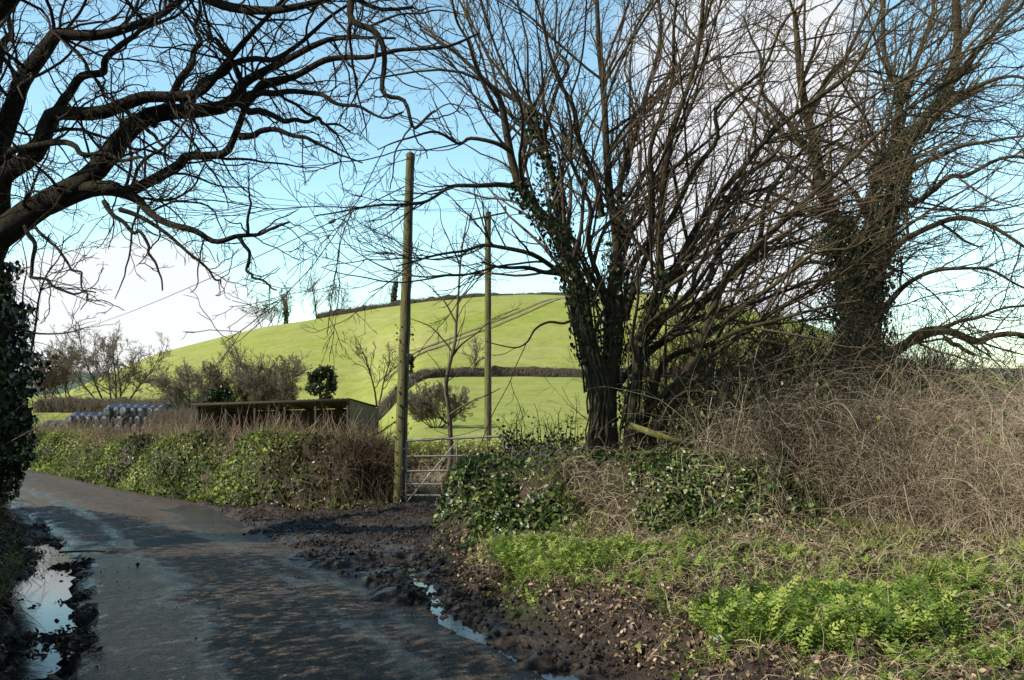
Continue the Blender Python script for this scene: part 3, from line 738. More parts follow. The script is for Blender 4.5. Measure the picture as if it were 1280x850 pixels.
# --- the many-stemmed tree
S = [
 ([(742,598),(742,540),(745,480),(738,420),(728,370),(712,320),(690,275),(662,235),(640,190),(622,140),(595,100),(560,60),(520,30)], 10, 9.0, .13, .012),
 ([(748,560),(735,400),(722,340),(700,285),(685,230),(678,180),(672,140),(640,115),(600,105),(540,98),(470,95)], 10.1, 10.6, .08, .010),
 ([(768,604),(766,520),(772,450),(766,390),(758,320),(750,260),(752,190),(758,120),(750,50),(742,-60),(735,-160)], 9.9, 9.6, .10, .015),
 ([(790,606),(784,540),(790,480),(788,430),(806,385),(818,345),(826,290),(838,230),(852,160),(866,90),(875,0),(880,-110)], 9.8, 9.0, .085, .018),
 ([(760,560),(768,440),(772,380),(778,310),(776,240),(790,180),(800,110),(812,40),(815,-90)], 10.1, 11.2, .075, .018),
 ([(796,604),(806,555),(828,512),(862,455),(888,400),(915,350),(960,300),(1010,255),(1060,215),(1110,170),(1160,130),(1220,80)], 9.9, 8.6, .075, .012),
 ([(795,560),(812,490),(850,445),(900,425),(960,405),(1020,385),(1090,372)], 10, 9.0, .055, .01),
 ([(788,500),(810,440),(845,405),(890,370),(940,330),(1000,290),(1060,265),(1130,245)], 10, 10.8, .06, .01),
 ([(790,440),(825,360),(860,300),(900,240),(950,185),(1010,130),(1070,80),(1120,30),(1170,-30)], 9.9, 9.2, .06, .01),
 ([(806,385),(845,320),(890,270),(940,215),(990,160),(1040,110),(1090,50)], 9.8, 10.8, .05, .01),
 ([(824,300),(850,240),(885,180),(920,120),(960,60),(1000,-10)], 9.6, 8.2, .04, .01),
 ([(724,350),(690,326),(650,312),(610,306),(575,316),(530,318),(500,332)], 10, 9.4, .04, .008),
 ([(735,392),(705,352),(670,340),(630,334),(600,330)], 10, 9.6, .045, .012),
 ([(660,235),(620,228),(580,225),(545,238),(500,255),(440,262),(395,275)], 9.6, 8.8, .035, .006),
 ([(640,190),(600,172),(560,168),(510,172),(470,180)], 9.4, 8.6, .03, .006),
 ([(752,270),(735,200),(720,140),(700,90),(680,40),(660,-40)], 9.8, 8.6, .045, .01),
 ([(678,180),(692,120),(700,60),(690,-30)], 10.3, 10.8, .04, .01),
 ([(765,390),(740,330),(738,260),(720,200),(705,140),(690,80)], 9.9, 8.6, .04, .01),
 ([(805,560),(840,500),(900,478),(970,462),(1040,450)], 10, 9.2, .04, .008),
 ([(780,400),(800,340),(805,270),(815,200),(830,130),(840,60),(850,-40)], 9.9, 8.4, .05, .012),
 ([(835,425),(900,395),(970,365),(1040,345),(1110,335)], 9.9, 10.6, .04, .008),
 ([(732,388),(710,402),(690,405),(672,414),(664,427),(648,436),(622,431),(606,430)], 9.9, 9.6, .02, .005),
 ([(622,140),(600,90),(575,40),(560,-20)], 9.1, 8.4, .03, .01),
 ([(700,285),(660,225),(640,150),(600,60),(580,0)], 10.4, 11.5, .04, .01),
 ([(870,430),(930,385),(1000,330),(1070,300),(1150,280)], 9.6, 8.2, .035, .008),
 ([(915,350),(950,270),(1000,190),(1050,120),(1100,40)], 9.2, 9.8, .035, .008),
]
limbs = [limb(a, d0, d1, r0, r1, wig=.038) for a, d0, d1, r0, r1 in S]
mt, A, B, bb = tree_thing('many_stemmed_tree', 'large leafless tree with several dark ivy-hung stems rising beside the gate', P(768,600,10), limbs, [
  dict(dens=4.2, t0=.18, ang=(18, 55), lf=.42, lmin=.5, lmax=2.4, n=11, up=.025, wig=.11, tipr=.003, bias=(.35,0,.3)),
  dict(dens=4.6, t0=.12, ang=(20, 50), lf=.42, lmin=.25, lmax=1.1, n=8, up=.02, wig=.15, tipr=.0026, bias=(.2,0,.2)),
  dict(dens=6.5, t0=.1, ang=(25, 60), lf=.4, lmin=.12, lmax=.45, n=5, up=.03, wig=.16, tipr=.002)], 'bark', 'redtwig', extra=[dict(dens=.62, t0=.10, ang=(15, 55), lf=1, lmin=2.4, lmax=4.8, up=-.002, wig=.075, rf=.5, rmax_k=.009, tipr=.004, bias=(1.6,0,.2)), dict(dens=.16, t0=.2, ang=(15, 50), lf=1, lmin=1.8, lmax=3.2, up=.012, wig=.04, rf=.5, rmax_k=.009, tipr=.004, bias=(-1,0,.5))])
ivy_on(mt, A[[0,1]], B[[0,1]], 420, (.03, .06), .2, .62, .07)
ivy_on(mt, A[[2,3,4]], B[[2,3,4]], 160, (.03, .06), .1, .5, .07)
# creeper stems wound up the trunk
g = Geo()
cp = []
for k in range(70):
    b0 = A[random.choice([0, 0, 0, 2, 1, 3])]; r0 = .15 if b0 is A[0] else .11
    ph = random.random()*6.28; sp = random.uniform(-1.2, 1.2); n0 = random.randint(0, 3); n1 = random.randint(9, 13)
    q = catmull(b0[n0:n1], 14); a = ph+np.linspace(0, sp, 14)
    rr0 = r0*np.linspace(1.15, .75, 14)*random.uniform(.95, 1.35)
    cp.append(q+np.stack([np.cos(a)*rr0, np.sin(a)*rr0, 0*a], 1)+rng.standard_normal((14, 3))*.012)
tubes(g, np.stack(cp), np.tile(np.linspace(.012, .006, 14), (len(cp), 1))*rng.uniform(.5, 1.3, (len(cp), 1)), 5)
g.build('creeper_stem', M['palebark'], mt, smooth=True)

# --- the oak at the left
def lp(*a): return list(a)
S = [
 ([(-110,720),(-95,560),(-82,450),(-62,370),(-30,315),(20,275),(60,255),(110,228),(145,200),(190,155),(232,130),(285,125),(300,105),(325,88),(370,72),(420,56),(500,48)], 9.0, 8.4, .22, .012),
 ([(-35,370),(-15,300),(5,235),(25,200),(62,160),(100,146),(150,132),(200,126),(240,112),(262,95),(300,60),(350,20),(400,-40)], 9.0, 7.8, .13, .012),
 ([(-60,450),(-40,300),(-20,220),(0,160),(20,110),(55,68),(80,45),(130,38),(190,15),(260,-20),(330,-60)], 9.2, 8.0, .16, .012),
 ([(60,262),(110,242),(160,247),(190,265),(230,284),(265,298),(300,296),(330,291),(357,274)], 8.8, 8.1, .065, .011),
 ([(105,235),(140,232),(170,222),(210,203),(250,197),(278,192),(294,168),(304,132),(292,85),(276,55),(262,30),(240,-30)], 8.7, 8.2, .075, .010),
 ([(304,132),(330,110),(370,92),(420,78),(480,60),(540,60),(600,40)], 8.3, 7.6, .05, .01),
 ([(310,120),(350,115),(400,118),(450,135),(500,140)], 8.3, 7.4, .04, .008),
 ([(300,170),(340,165),(380,172),(410,185),(450,205)], 8.3, 7.8, .035, .007),
 ([(150,132),(190,165),(215,215)], 8.4, 8.0, .03, .01),
 ([(-10,200),(30,190),(80,180),(120,190),(170,195),(200,215)], 8.8, 7.8, .05, .008),
 ([(130,252),(150,275),(178,300),(192,330),(205,360)], 8.5, 8.0, .03, .008),
 ([(150,262),(190,282),(230,310),(262,340),(280,355)], 8.5, 8.2, .028, .008),
 ([(300,296),(312,318),(310,340),(330,350),(345,365)], 8.2, 8.0, .022, .008),
 ([(310,293),(312,250),(310,220)], 8.2, 8.1, .018, .006),
 ([(30,275),(45,310),(40,340),(65,355),(95,370),(120,365)], 8.8, 8.2, .03, .007),
 ([(35,285),(60,300),(85,330),(105,352),(110,375)], 8.8, 7.8, .022, .006),
 ([(62,160),(90,110),(130,80),(160,50),(200,30),(240,0)], 8.8, 7.6, .06, .008),
 ([(-20,220),(-15,120),(5,60),(12,30),(5,-30)], 9.1, 9.5, .08, .01),
 ([(190,155),(215,120),(240,70),(250,30),(245,-40)], 8.6, 9.2, .06, .01),
 ([(232,130),(260,100),(300,80),(360,60),(420,20),(470,-20)], 8.6, 7.2, .05, .008),
 ([(360,-160),(400,-90),(436,-20),(452,30),(478,66),(484,112),(508,136),(528,156),(556,148)], 6.6, 6.2, .042, .008),
 ([(-45,330),(-80,200),(-60,60),(20,-40),(120,-100),(260,-140),(400,-170)], 9.2, 6.4, .3, .05),
 ([(-60,350),(-200,250),(-300,100),(-350,-60)], 9.2, 9.5, .3, .05),
 ([(-60,60),(-20,-150),(100,-260),(300,-300)], 9.2, 9.0, .2, .03),
 ([(285,125),(320,140),(360,150),(400,150),(440,165)], 8.3, 8.0, .045, .008),
 ([(100,-95),(180,-60),(260,-10),(340,10),(430,0),(520,10)], 8.0, 7.0, .08, .012),
]
limbs = [limb(a, d0, d1, r0, r1, n=38, wig=.028) for a, d0, d1, r0, r1 in S]
ot, A, B, bb = tree_thing('oak_tree', 'gnarled leafless oak leaning in from the left with heavy limbs over the lane', (P(-110,720,9)[0], 9, float(H(-6.4, 9))), limbs, [
  dict(dens=4.8, t0=.12, ang=(35, 75), lf=.32, lmin=.4, lmax=1.7, n=13, up=-.005, wig=.19, tipr=.004),
  dict(dens=5.2, t0=.1, ang=(35, 75), lf=.45, lmin=.2, lmax=.8, n=9, up=0, wig=.22, tipr=.0028),
  dict(dens=9, t0=.1, ang=(30, 70), lf=.45, lmin=.09, lmax=.32, n=5, up=.04, wig=.25, tipr=.0021)], 'oak_bark', 'twig', rough=.06, sides=14)
ip = catmull([P(-40,690,9.2), P(-36,600,9.2), P(-18,540,9.2), P(-10,475,9.2), P(-26,400,9.2), P(-35,330,9.2)], 20)
ivy_on(ot, ip[None], np.interp(np.linspace(0,1,20), [0,.3,.6,1], [.08,.12,.16,.12])[None], 5000, (.02, .09), 0, 1, .22, mat='ivydark')
g = Geo(); n_ = 1600; k = rng.integers(0, 19, n_); q = ip[k]+rng.standard_normal((n_, 3))*[.16,.16,.1]
stems(g, q, (.15, .5), (.002, .006), (.2, 0, -.2), .8, .3, 6, .2); g.build('ivy_stem', M['twig'], ot)

# --- ivy-clad tree on the right
S = [
 ([(1068,540),(1065,440),(1062,380),(1058,330),(1048,290),(1033,250),(1020,200),(1010,150),(1000,90),(985,20)], 14, 14.0, .25, .04),
 ([(1078,520),(1086,420),(1092,350),(1102,290),(1116,235),(1130,195),(1163,145),(1188,105),(1200,50),(1195,-40),(1190,-120)], 14.1, 13.6, .23, .04),
 ([(1062,370),(1080,310),(1094,250),(1118,195),(1126,130),(1120,60),(1110,-40)], 14.1, 14.8, .15, .03),
 ([(1080,480),(1104,448),(1141,427),(1181,423),(1223,419),(1240,415),(1263,425),(1320,428)], 13.8, 12.5, .11, .03),
 ([(1130,431),(1162,413),(1186,409),(1207,400),(1240,388),(1290,380)], 13.4, 12.8, .06, .015),
 ([(1181,423),(1200,434),(1219,444)], 13.3, 13.1, .045, .03),
 ([(1116,235),(1160,200),(1220,180),(1290,170)], 13.9, 12.8, .06, .015),
 ([(1104,285),(1150,250),(1200,215),(1260,200),(1330,205)], 13.9, 13, .07, .015),
 ([(1096,345),(1140,300),(1190,275),(1240,285),(1290,310),(1330,340)], 13.9, 12.6, .07, .012),
 ([(1090,400),(1130,360),(1180,335),(1240,340),(1300,360)], 13.9, 12.8, .06, .012),
 ([(1163,145),(1210,110),(1260,95),(1320,100)], 13.8, 12.8, .06, .012),
 ([(1188,105),(1230,60),(1270,10),(1310,-40)], 13.7, 13, .06, .015),
 ([(1010,150),(1040,90),(1080,30),(1110,-40)], 14, 13, .06, .015),
 ([(1020,200),(980,150),(950,90),(930,20)], 14, 14.5, .06, .015),
 ([(1126,130),(1150,70),(1170,0),(1190,-60)], 14.5, 15, .06, .02),
 ([(1200,50),(1230,0),(1250,-60)], 13.6, 13, .05, .02),
 ([(1040,270),(990,250),(940,240),(890,250)], 14, 13.4, .05, .01),
 ([(1055,330),(1010,330),(960,350),(920,380)], 14, 13.2, .045, .01),
]
limbs = [limb(a, d0, d1, r0, r1, wig=.035) for a, d0, d1, r0, r1 in S]
it, A, B, bb = tree_thing('ivy_clad_tree', 'tall leafless tree with forked trunk thickly clad in dark ivy, behind the brambles', (P(1072,540,14)[0], 14, -.35), limbs, [
  dict(dens=4.6, t0=.15, ang=(25, 65), lf=.5, lmin=.8, lmax=3.6, n=11, up=.02, wig=.13, tipr=.004, bias=(.3,0,0)),
  dict(dens=3.6, t0=.15, ang=(25, 60), lf=.42, lmin=.35, lmax=1.5, n=7, up=.01, wig=.17, tipr=.003),
  dict(dens=5.5, t0=.1, ang=(25, 60), lf=.42, lmin=.15, lmax=.55, n=5, up=.02, wig=.18, tipr=.0026)], 'bark', 'goldtwig')
ivy_on(it, A[[0,1]], B[[0,1]]*.85, 1900, (.02, .07), .05, .5, .16)
ivy_on(it, A[[0,1,2]], B[[0,1,2]], 600, (.02, .06), .4, .8, .12)
# --- thorn trees between the two big trees
for (lab, px, d, top, w_) in [('dense brown thorn tree rising behind the wooden rail, right of the many-stemmed tree', 905, 12.6, 290, 3.4), ('second dense thorn tree, between the first thorn and the ivy-clad trunk', 1000, 13.0, 280, 3.4), ('small tangled thorn just right of the foot of the ivy-clad trunk', 1165, 13.4, 440, 2.4)]:
    ls = []
    for k in range(9):
        a = random.random()*6.28; x1 = px+math.cos(a)*w_*38*random.uniform(.5, 1); y1 = top+random.uniform(0, 70)+abs(math.cos(a))*60
        ls.append(limb([(px+math.cos(a)*8, 560), (px+math.cos(a)*20, 500), (px*.55+x1*.45, (500+y1)/2), (x1, y1)], d, d+math.sin(a)*w_*.45, .04, .008, wig=.03))
    tree_thing('thorn_tree', lab, P(px, 560, d), ls, [
      dict(dens=4.5, t0=.15, ang=(30, 75), lf=.5, lmin=.4, lmax=1.5, n=8, up=.01, wig=.15, tipr=.003),
      dict(dens=6, t0=.1, ang=(30, 75), lf=.45, lmin=.2, lmax=.6, n=6, up=.02, wig=.2, tipr=.0024),
      dict(dens=7, t0=.1, ang=(30, 75), lf=.45, lmin=.08, lmax=.25, n=4, up=.02, wig=.2, tipr=.002)], 'bark', 'redtwig')
# --- sapling behind the gate
S = [
 ([(552,612),(563,578),(560,532),(555,489),(562,456),(571,426),(571,400),(573,350),(576,310),(581,270)], 15, 15, .062, .010),
 ([(563,518),(590,502),(625,486)], 15, 14.6, .022, .008), ([(558,530),(545,515),(522,503)], 15, 14.8, .022, .008),
 ([(566,445),(590,420),(615,400),(650,385)], 15, 15.3, .02, .006), ([(571,405),(550,370),(525,350)], 15, 15.2, .02, .006),
 ([(572,380),(600,345),(640,310)], 15, 15.2, .018, .006), ([(575,330),(556,290),(545,250)], 15, 15, .016, .005),
 ([(565,440),(540,410),(505,395)], 15, 15, .018, .006), ([(576,310),(590,265),(600,225)], 15, 15, .014, .005)]
limbs = [limb(a, d0, d1, r0, r1, wig=.02) for a, d0, d1, r0, r1 in S]
tree_thing('sapling', 'slim bare sapling with pale curved stem standing just behind the gate', P(552,612,15), limbs, [
  dict(dens=2.6, t0=.3, ang=(25, 60), lf=.4, lmin=.3, lmax=1.1, n=7, up=.03, wig=.13, tipr=.003),
  dict(dens=3.2, t0=.1, ang=(25, 60), lf=.45, lmin=.15, lmax=.5, n=5, up=.02, wig=.15, tipr=.0022)], 'palebark', 'twig')
# --- young stems near the left bank
S = [([(20,560),(30,480),(45,400),(60,340),(85,300)], 11, 10.6, .03, .006), ([(10,560),(15,470),(30,380),(30,300)], 11, 11, .03, .006)]
limbs = [limb(a, d0, d1, r0, r1, wig=.03) for a, d0, d1, r0, r1 in S]
tree_thing('bare_shrub', 'thin bare shrub poking out beside the ivy-covered oak trunk at left', P(15,560,11), limbs, [
  dict(dens=4, t0=.2, ang=(20, 55), lf=.4, lmin=.3, lmax=1.0, n=7, up=.0, wig=.15, tipr=.003),
  dict(dens=4, t0=.1, ang=(25, 60), lf=.45, lmin=.12, lmax=.4, n=5, up=.02, wig=.18, tipr=.0022)], 'bark', 'twig')

# ------------------------------------------------------------------ left verge hedge (ivy and undergrowth in the shade; unseen stretch added to shade the lane)
lh = thing('verge_hedge', 'shaded overgrown hedge of ivy and dead stems along the left edge of the lane, extended out of view to shade it', 'hedge', (-6.2, 8, float(H(-6.2, 8))))
def lsample(n, d0, d1, y0, y1):
    Y = y0+(y1-y0)*rng.random(n); d = d0+(d1-d0)*rng.random(n); X = xl(Y)-d
    return X, Y, d
g = Geo(); X, Y, d = lsample(90000, .75, 2.6, -6, 13)
top = np.interp(Y, [-6,2,5,8,10,13], [3.6,3.4,3.2,2.6,1.4,1.0])*(.75+.5*fbm(X*.8, Y*.8, 120))*ss(.55, 1.5, d)  # height of the unseen stretch is shaped to throw shade across the lane
Z = H(X, Y)+top*rng.random(len(X))**.7
p = np.stack([X, Y, Z], 1); k = rng.random(len(p)) < .75*ss(.34, .55, fbm(Y*1.3, Z*1.3, 131))
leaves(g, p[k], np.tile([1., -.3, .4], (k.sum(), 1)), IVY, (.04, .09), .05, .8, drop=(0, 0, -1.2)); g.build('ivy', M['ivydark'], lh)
g = Geo(); X, Y, d = lsample(9000, .85, 2.4, 2.5, 13); p = np.stack([X, Y, H(X, Y)], 1)
stems(g, p, (.2, 1.0), (.002, .005), (.35, -.1, .8), .5, .8, 7, .2, var=rng.random(len(p))*.6)
X, Y, d = lsample(1500, 1.3, 2.6, -6, 8.5); p = np.stack([X, Y, H(X, Y)], 1)
stems(g, p, (.8, 2.0), (.004, .010), (0, 0, 1), .2, .05, 8, .12); g.build('stem', M['hedgestick'], lh)
g = Geo(); X, Y, d = lsample(9000, .6, 1.5, 3, 14); p = np.stack([X, Y, H(X, Y)], 1); blades(g, p, (.06, .22), .7, .7); g.build('grass', M['grass'], lh)

# ------------------------------------------------------------------ 5. background trees
def bare(name, label, px, pyb, pyt, d, width, style='fan', bark='fardark', twig='fartwig', stemsn=1, dens=1.0, ivy=0, lean=0, seedspread=.25, rk=.02):
    z0 = P(px, pyb, d); h = (pyb-pyt)/FP*d; w = width/FP*d
    zb = float(field(z0[0], z0[1])); h += z0[2]-zb; z0[2] = zb-.05
    t = thing(name, label, 'tree', z0)
    limbs = []; k = 10
    def path(p0, D, L, r0, r1, up=.0, wig=.08):
        q = [np.array(p0)]; D = norm(np.array(D, float))
        for _ in range(15):
            D = norm(D+rng.standard_normal(3)*wig+np.array([0, 0, up])); q.append(q[-1]+D*L/15)
        return np.array(q), np.linspace(r0, r1, 16)
    r = rk*h
    for s in range(stemsn):
        a = 6.28*(s+random.random()*.5)/max(stemsn, 1)
        o = z0+np.array([math.cos(a), math.sin(a), 0])*(.06*w if stemsn > 1 else 0)
        sp = seedspread if stemsn > 1 else 0
        limbs.append(path(o, [math.cos(a)*sp*1.6+lean, math.sin(a)*sp, 1], h*random.uniform(.75, 1.0) if stemsn > 1 else h, r*(1 if stemsn == 1 else .6), r*.1, .02, .07))
    nb = 11 if stemsn == 1 else (6 if stemsn < 4 else 4)
    base = list(limbs)
    for b, rb in base:
        for s in range(nb):
            tt = random.uniform(.25, .8); i = int(tt*15); a = 6.28*random.random()
            if style == 'fan': D = [math.cos(a)*.9, math.sin(a)*.6, .75]
            elif style == 'tall': D = [math.cos(a)*.5, math.sin(a)*.4, 1]
            else: D = [math.cos(a)*1.1, math.sin(a)*.7, .55]
            L = min(w*.62, h*(1-tt*.55)*.75)*random.uniform(.7, 1.05)
            limbs.append(path(b[i], D, L, rb[i]*.6, r*.08, .05, .12))
    A = np.stack([l[0] for l in limbs]); B = np.stack([l[1] for l in limbs])
    g = Geo(); tubes(g, A, B, 6); g.build('trunk', M[bark], t, smooth=True)
    tp = d*(.00016 if d < 200 else .00008); dens = dens if d < 200 else dens*.75
    g = Geo()
    b1, r1 = spawn(A, B, 3.6*dens*7/h, .2, (20, 50), .4, h*.10, h*.30, 7, .05, .12, tipr=tp*1.3)
    b2, r2 = spawn(b1, r1, 5.5*dens*7/h, .1, (25, 60), .45, h*.04, h*.14, 5, .03, .15, tipr=tp)
    b3, r3 = spawn(b2, r2, 6*dens*7/h, .1, (25, 60), .5, h*.025, h*.07, 4, .02, .15, tipr=tp*.8)
    for a_, c_ in ((b1, r1), (b2, r2), (b3, r3)): tubes(g, a_, c_, 3)
    g.build('crown', M[twig], t)
    if ivy: ivy_on(t, A[[0]], B[[0]]*1.3, ivy, (.0016*d, .003*d), .05, .75, .3)
    return t
bare('bare_tree', 'tallest slender leafless tree of the pair on the hill skyline', 396, 401, 343, 219, 30, 'tall', stemsn=1, dens=1.1)
bare('bare_tree', 'wider leafless tree, right one of the skyline pair, nearest the hedge end', 420, 397, 352, 219, 38, 'fan', stemsn=2, dens=1.1)
bare('bare_tree', 'leftmost leafless tree of the skyline clump above the cattle shed', 330, 414, 362, 218, 46, 'fan', stemsn=2, dens=1.1)
bare('bare_tree', 'middle dense twiggy tree of the skyline clump above the cattle shed', 344, 411, 372, 219, 34, 'fan', stemsn=2, dens=1.1)
bare('bare_tree', 'rightmost ivy-stemmed tree of the skyline clump above the cattle shed', 357, 409, 362, 218, 42, 'fan', stemsn=1, dens=1.1, ivy=60)
bare('bare_tree', 'ivy-covered skyline tree just left of the tall near pole', 490, 391, 336, 219, 34, 'tall', stemsn=1, dens=.8, ivy=150)
bare('bare_tree', 'leafless tree alone on the green slope left of the tall near pole', 473, 472, 396, 100, 60, 'fan', 'fardark', 'fardark', stemsn=2, dens=.7)
bare('bare_tree', 'big spreading leafless tree behind the black bales, many stems', 143, 502, 404, 112, 150, 'wide', 'fardark', 'fartwig', stemsn=6, dens=1.1, seedspread=.5)
bare('bare_tree', 'hazy reddish tree at far left beside the spreading one', 82, 505, 432, 118, 62, 'fan', 'fardark', 'redtwig', stemsn=4, dens=1.2, lean=-.2)
bare('bare_tree', 'grey leafless tree at the left edge, farthest from the shed', 60, 505, 428, 130, 60, 'fan', 'fardark', 'fartwig', stemsn=3, dens=1.0)
bare('bare_tree', 'rounded brown thicket tree left of the pair above the shed', 245, 505, 443, 92, 100, 'fan', 'fardark', 'fartwig', stemsn=7, dens=1.3, seedspread=.45)
bare('bare_tree', 'tall pale leafless tree rising out of the thicket above the shed roof', 325, 500, 415, 98, 80, 'fan', 'fardark', 'fartwig', stemsn=3, dens=1.0)
bare('bare_tree', 'dense pinkish brown bush tree just above the shed roof', 345, 500, 443, 90, 55, 'fan', 'fardark', 'fartwig', stemsn=6, dens=1.6, seedspread=.35)
bare('bare_tree', 'brown twiggy thicket tree in the middle of the group above the shed', 298, 503, 446, 94, 60, 'fan', 'fardark', 'redtwig', stemsn=6, dens=1.4, seedspread=.4)
bare('bare_tree', 'tiny bare leaning tree on the hedge seen right of the tall near pole', 592, 462, 424, 99, 34, 'fan', 'fardark', 'fartwig', stemsn=1, dens=.7)
bare('bare_tree', 'round grey-brown leafless bush in the field behind the gate sapling', 545, 540, 474, 40, 84, 'wide', 'fardark', 'fartwig', stemsn=8, dens=1.5, seedspread=.7)
bare('bare_tree', 'faint bare tree beyond the brambles at far right', 1175, 505, 430, 90, 90, 'fan', 'fardark', 'fartwig', stemsn=4, dens=.9)
bare('bare_tree', 'hazy bare tree right of the ivy-clad trunk on the low horizon', 1120, 505, 425, 70, 60, 'fan', 'fardark', 'fartwig', stemsn=4, dens=.9)
# evergreen bush and dark column
def leafy(name, label, px, pyb, pyt, d, width, n, shape='dome'):
    z0 = P(px, pyb, d); h = (pyb-pyt)/FP*d; w = width/FP*d/2
    zb = float(field(z0[0], z0[1])); h += z0[2]-zb; z0[2] = zb
    t = thing(name, label, 'tree' if shape == 'dome' else 'shrub', z0)
    st = []
    for k in range(5):
        a = random.random()*6.28
        q = catmull([z0+[0, 0, -.1], z0+[math.cos(a)*w*.15, math.sin(a)*w*.15, h*.3], z0+[math.cos(a)*w*.5, math.sin(a)*w*.5, h*.75]], 8); st.append(q)
    g = Geo(); tubes(g, np.stack(st), np.tile(np.linspace(.035*h, .01*h, 8), (5, 1)), 6); g.build('trunk', M['fardark'], t)
    g = Geo(); c = 26; cc = rng.standard_normal((c, 3)); cc = norm(cc)*(.35+.6*rng.random((c, 1)))
    if shape == 'dome': cc = cc*[w*.85, w*.6, h*.30]+z0+[0, 0, h*.66]
    else: cc = cc*[w*.6, w*.6, h*.42]+z0+[0, 0, h*.5]
    q = cc[rng.integers(0, c, n)]+norm(rng.standard_normal((n, 3)))*(rng.random((n, 1))**.4)*w*.36
    leaves(g, q, norm(q-z0-[0, 0, h*.4]), IVY, (d*.0016, d*.0032), .02, .8); g.build('crown', M['ivydark'], t); return t
leafy('evergreen_bush', 'dark rounded evergreen bush on short stems above the right half of the shed roof', 402, 496, 449, 84, 42, 4500)
leafy('evergreen_bush', 'narrow dark ivy column on the field hedge right of the tall near pole', 514, 458, 429, 98, 9, 900, 'col')
leafy('evergreen_bush', 'low dark bush on the skyline hedge left of the ivy-covered skyline tree', 455, 396, 390, 217, 10, 300, 'col')
leafy('evergreen_bush', 'square grey-green bush on the skyline hedge between the two poles', 565, 385, 376, 217, 14, 500, 'col')
leafy('evergreen_bush', 'dark green bush low down behind the left end of the shed roof', 275, 506, 478, 84, 40, 2500)

# hedges far away
def farhedge(label, pts, hgt, wid, n, rad, mat='fardark', d=None, name='field_hedge', lo=.5):
    P3 = catmull([(a, b, 0) for a, b in pts], 80)
    P3[:, 2] = field(P3[:, 0], P3[:, 1])
    t = thing(name, label, 'hedge', P3[40])
    g = Geo(); tn = norm(np.gradient(P3, axis=0)); nr = np.stack([tn[:, 1], -tn[:, 0], 0*tn[:, 0]], 1)
    prof = [(-.5, -.2), (-.48, .6), (-.25, .9), (.1, .95), (.42, .7), (.5, -.2)]
    V = []
    hh = hgt*(.62+.35*fbm(np.arange(80)*.45, np.zeros(80), 140))
    for (a, b) in prof: V.append(P3+nr*(a*wid*(1+.2*rng.standard_normal((80, 1))))+np.array([0, 0, 1])*(b*hh*(1+.08*rng.standard_normal(80)))[:, None])
    V = np.stack(V); i = np.arange(6*80).reshape(6, 80)
    g.add(V.reshape(-1, 3), np.stack([i[:-1,:-1], i[:-1,1:], i[1:,1:], i[1:,:-1]], -1).reshape(-1, 4)); g.build('hedge_body', M[mat], t)
    g = Geo(); k = rng.random(n)*79; j = np.minimum(k.astype(int), 78); f = (k-j)[:, None]
    p = P3[j]*(1-f)+P3[j+1]*f+nr[j]*((rng.random((n, 1))-.5)*wid*1.1); p[:, 2] += hgt*.35*rng.random(n)
    stems(g, p, (hgt*.4, hgt*.75), (rad*.6, rad), (0, 0, 1), .4, 0, 4, .15); g.build('stem', M['hedgestick' if mat != 'fardark' else 'fartwig'], t)
    return t
def fx(px, d): return ((px-640)/FP*d, d)
farhedge('dark trimmed hedge crossing the hillside below the track, seen behind both poles', [fx(435, 74), fx(470, 82), fx(505, 91), fx(545, 97), fx(620, 100), fx(720, 100), fx(860, 100), fx(1000, 98)], 1.45, 1.4, 9000, .03)
farhedge('brown hedge along the hilltop against the sky', [fx(398, 219), fx(450, 219), fx(520, 219), fx(600, 221), fx(720, 221), fx(830, 219)], 2.9, 3, 9000, .05)
farhedge('brown scrubby hedge at the foot of the hill behind the bales', [fx(50, 110), fx(120, 110), fx(200, 108), fx(260, 103), fx(300, 99)], 2.4, 3, 7000, .035)
farhedge('rough hedge on the low ground beyond the brambles at right', [fx(1080, 60), fx(1180, 62), fx(1290, 60), fx(1400, 58)], 1.9, 2.2, 5000, .03)
farhedge('grey hedge joining the bales to the left end of the cattle shed', [fx(196, 74), fx(225, 72), fx(256, 70)], 2.7, 2.0, 3000, .025)
# track on the hillside
g = Geo(); tr = catmull([(*fx(475, 118), 0), (*fx(530, 124), 0), (*fx(575, 133), 0), (*fx(625, 146), 0), (*fx(665, 160), 0), (*fx(705, 178), 0), (*fx(780, 196), 0)], 90)
tn = norm(np.gradient(tr, axis=0)); nr = np.stack([tn[:, 1], -tn[:, 0], 0*tn[:, 0]], 1)
for off in (-.95, .95):
    a = tr+nr*(off-.36); b = tr+nr*(off+.36)
    for q in (a, b): q[:, 2] = field(q[:, 0], q[:, 1])+.12
    k = np.arange(89); g.add(np.concatenate([a, b]), np.stack([k, k+1, k+91, k+90], 1))
g.build('track', M['track'])['kind'] = 'structure'

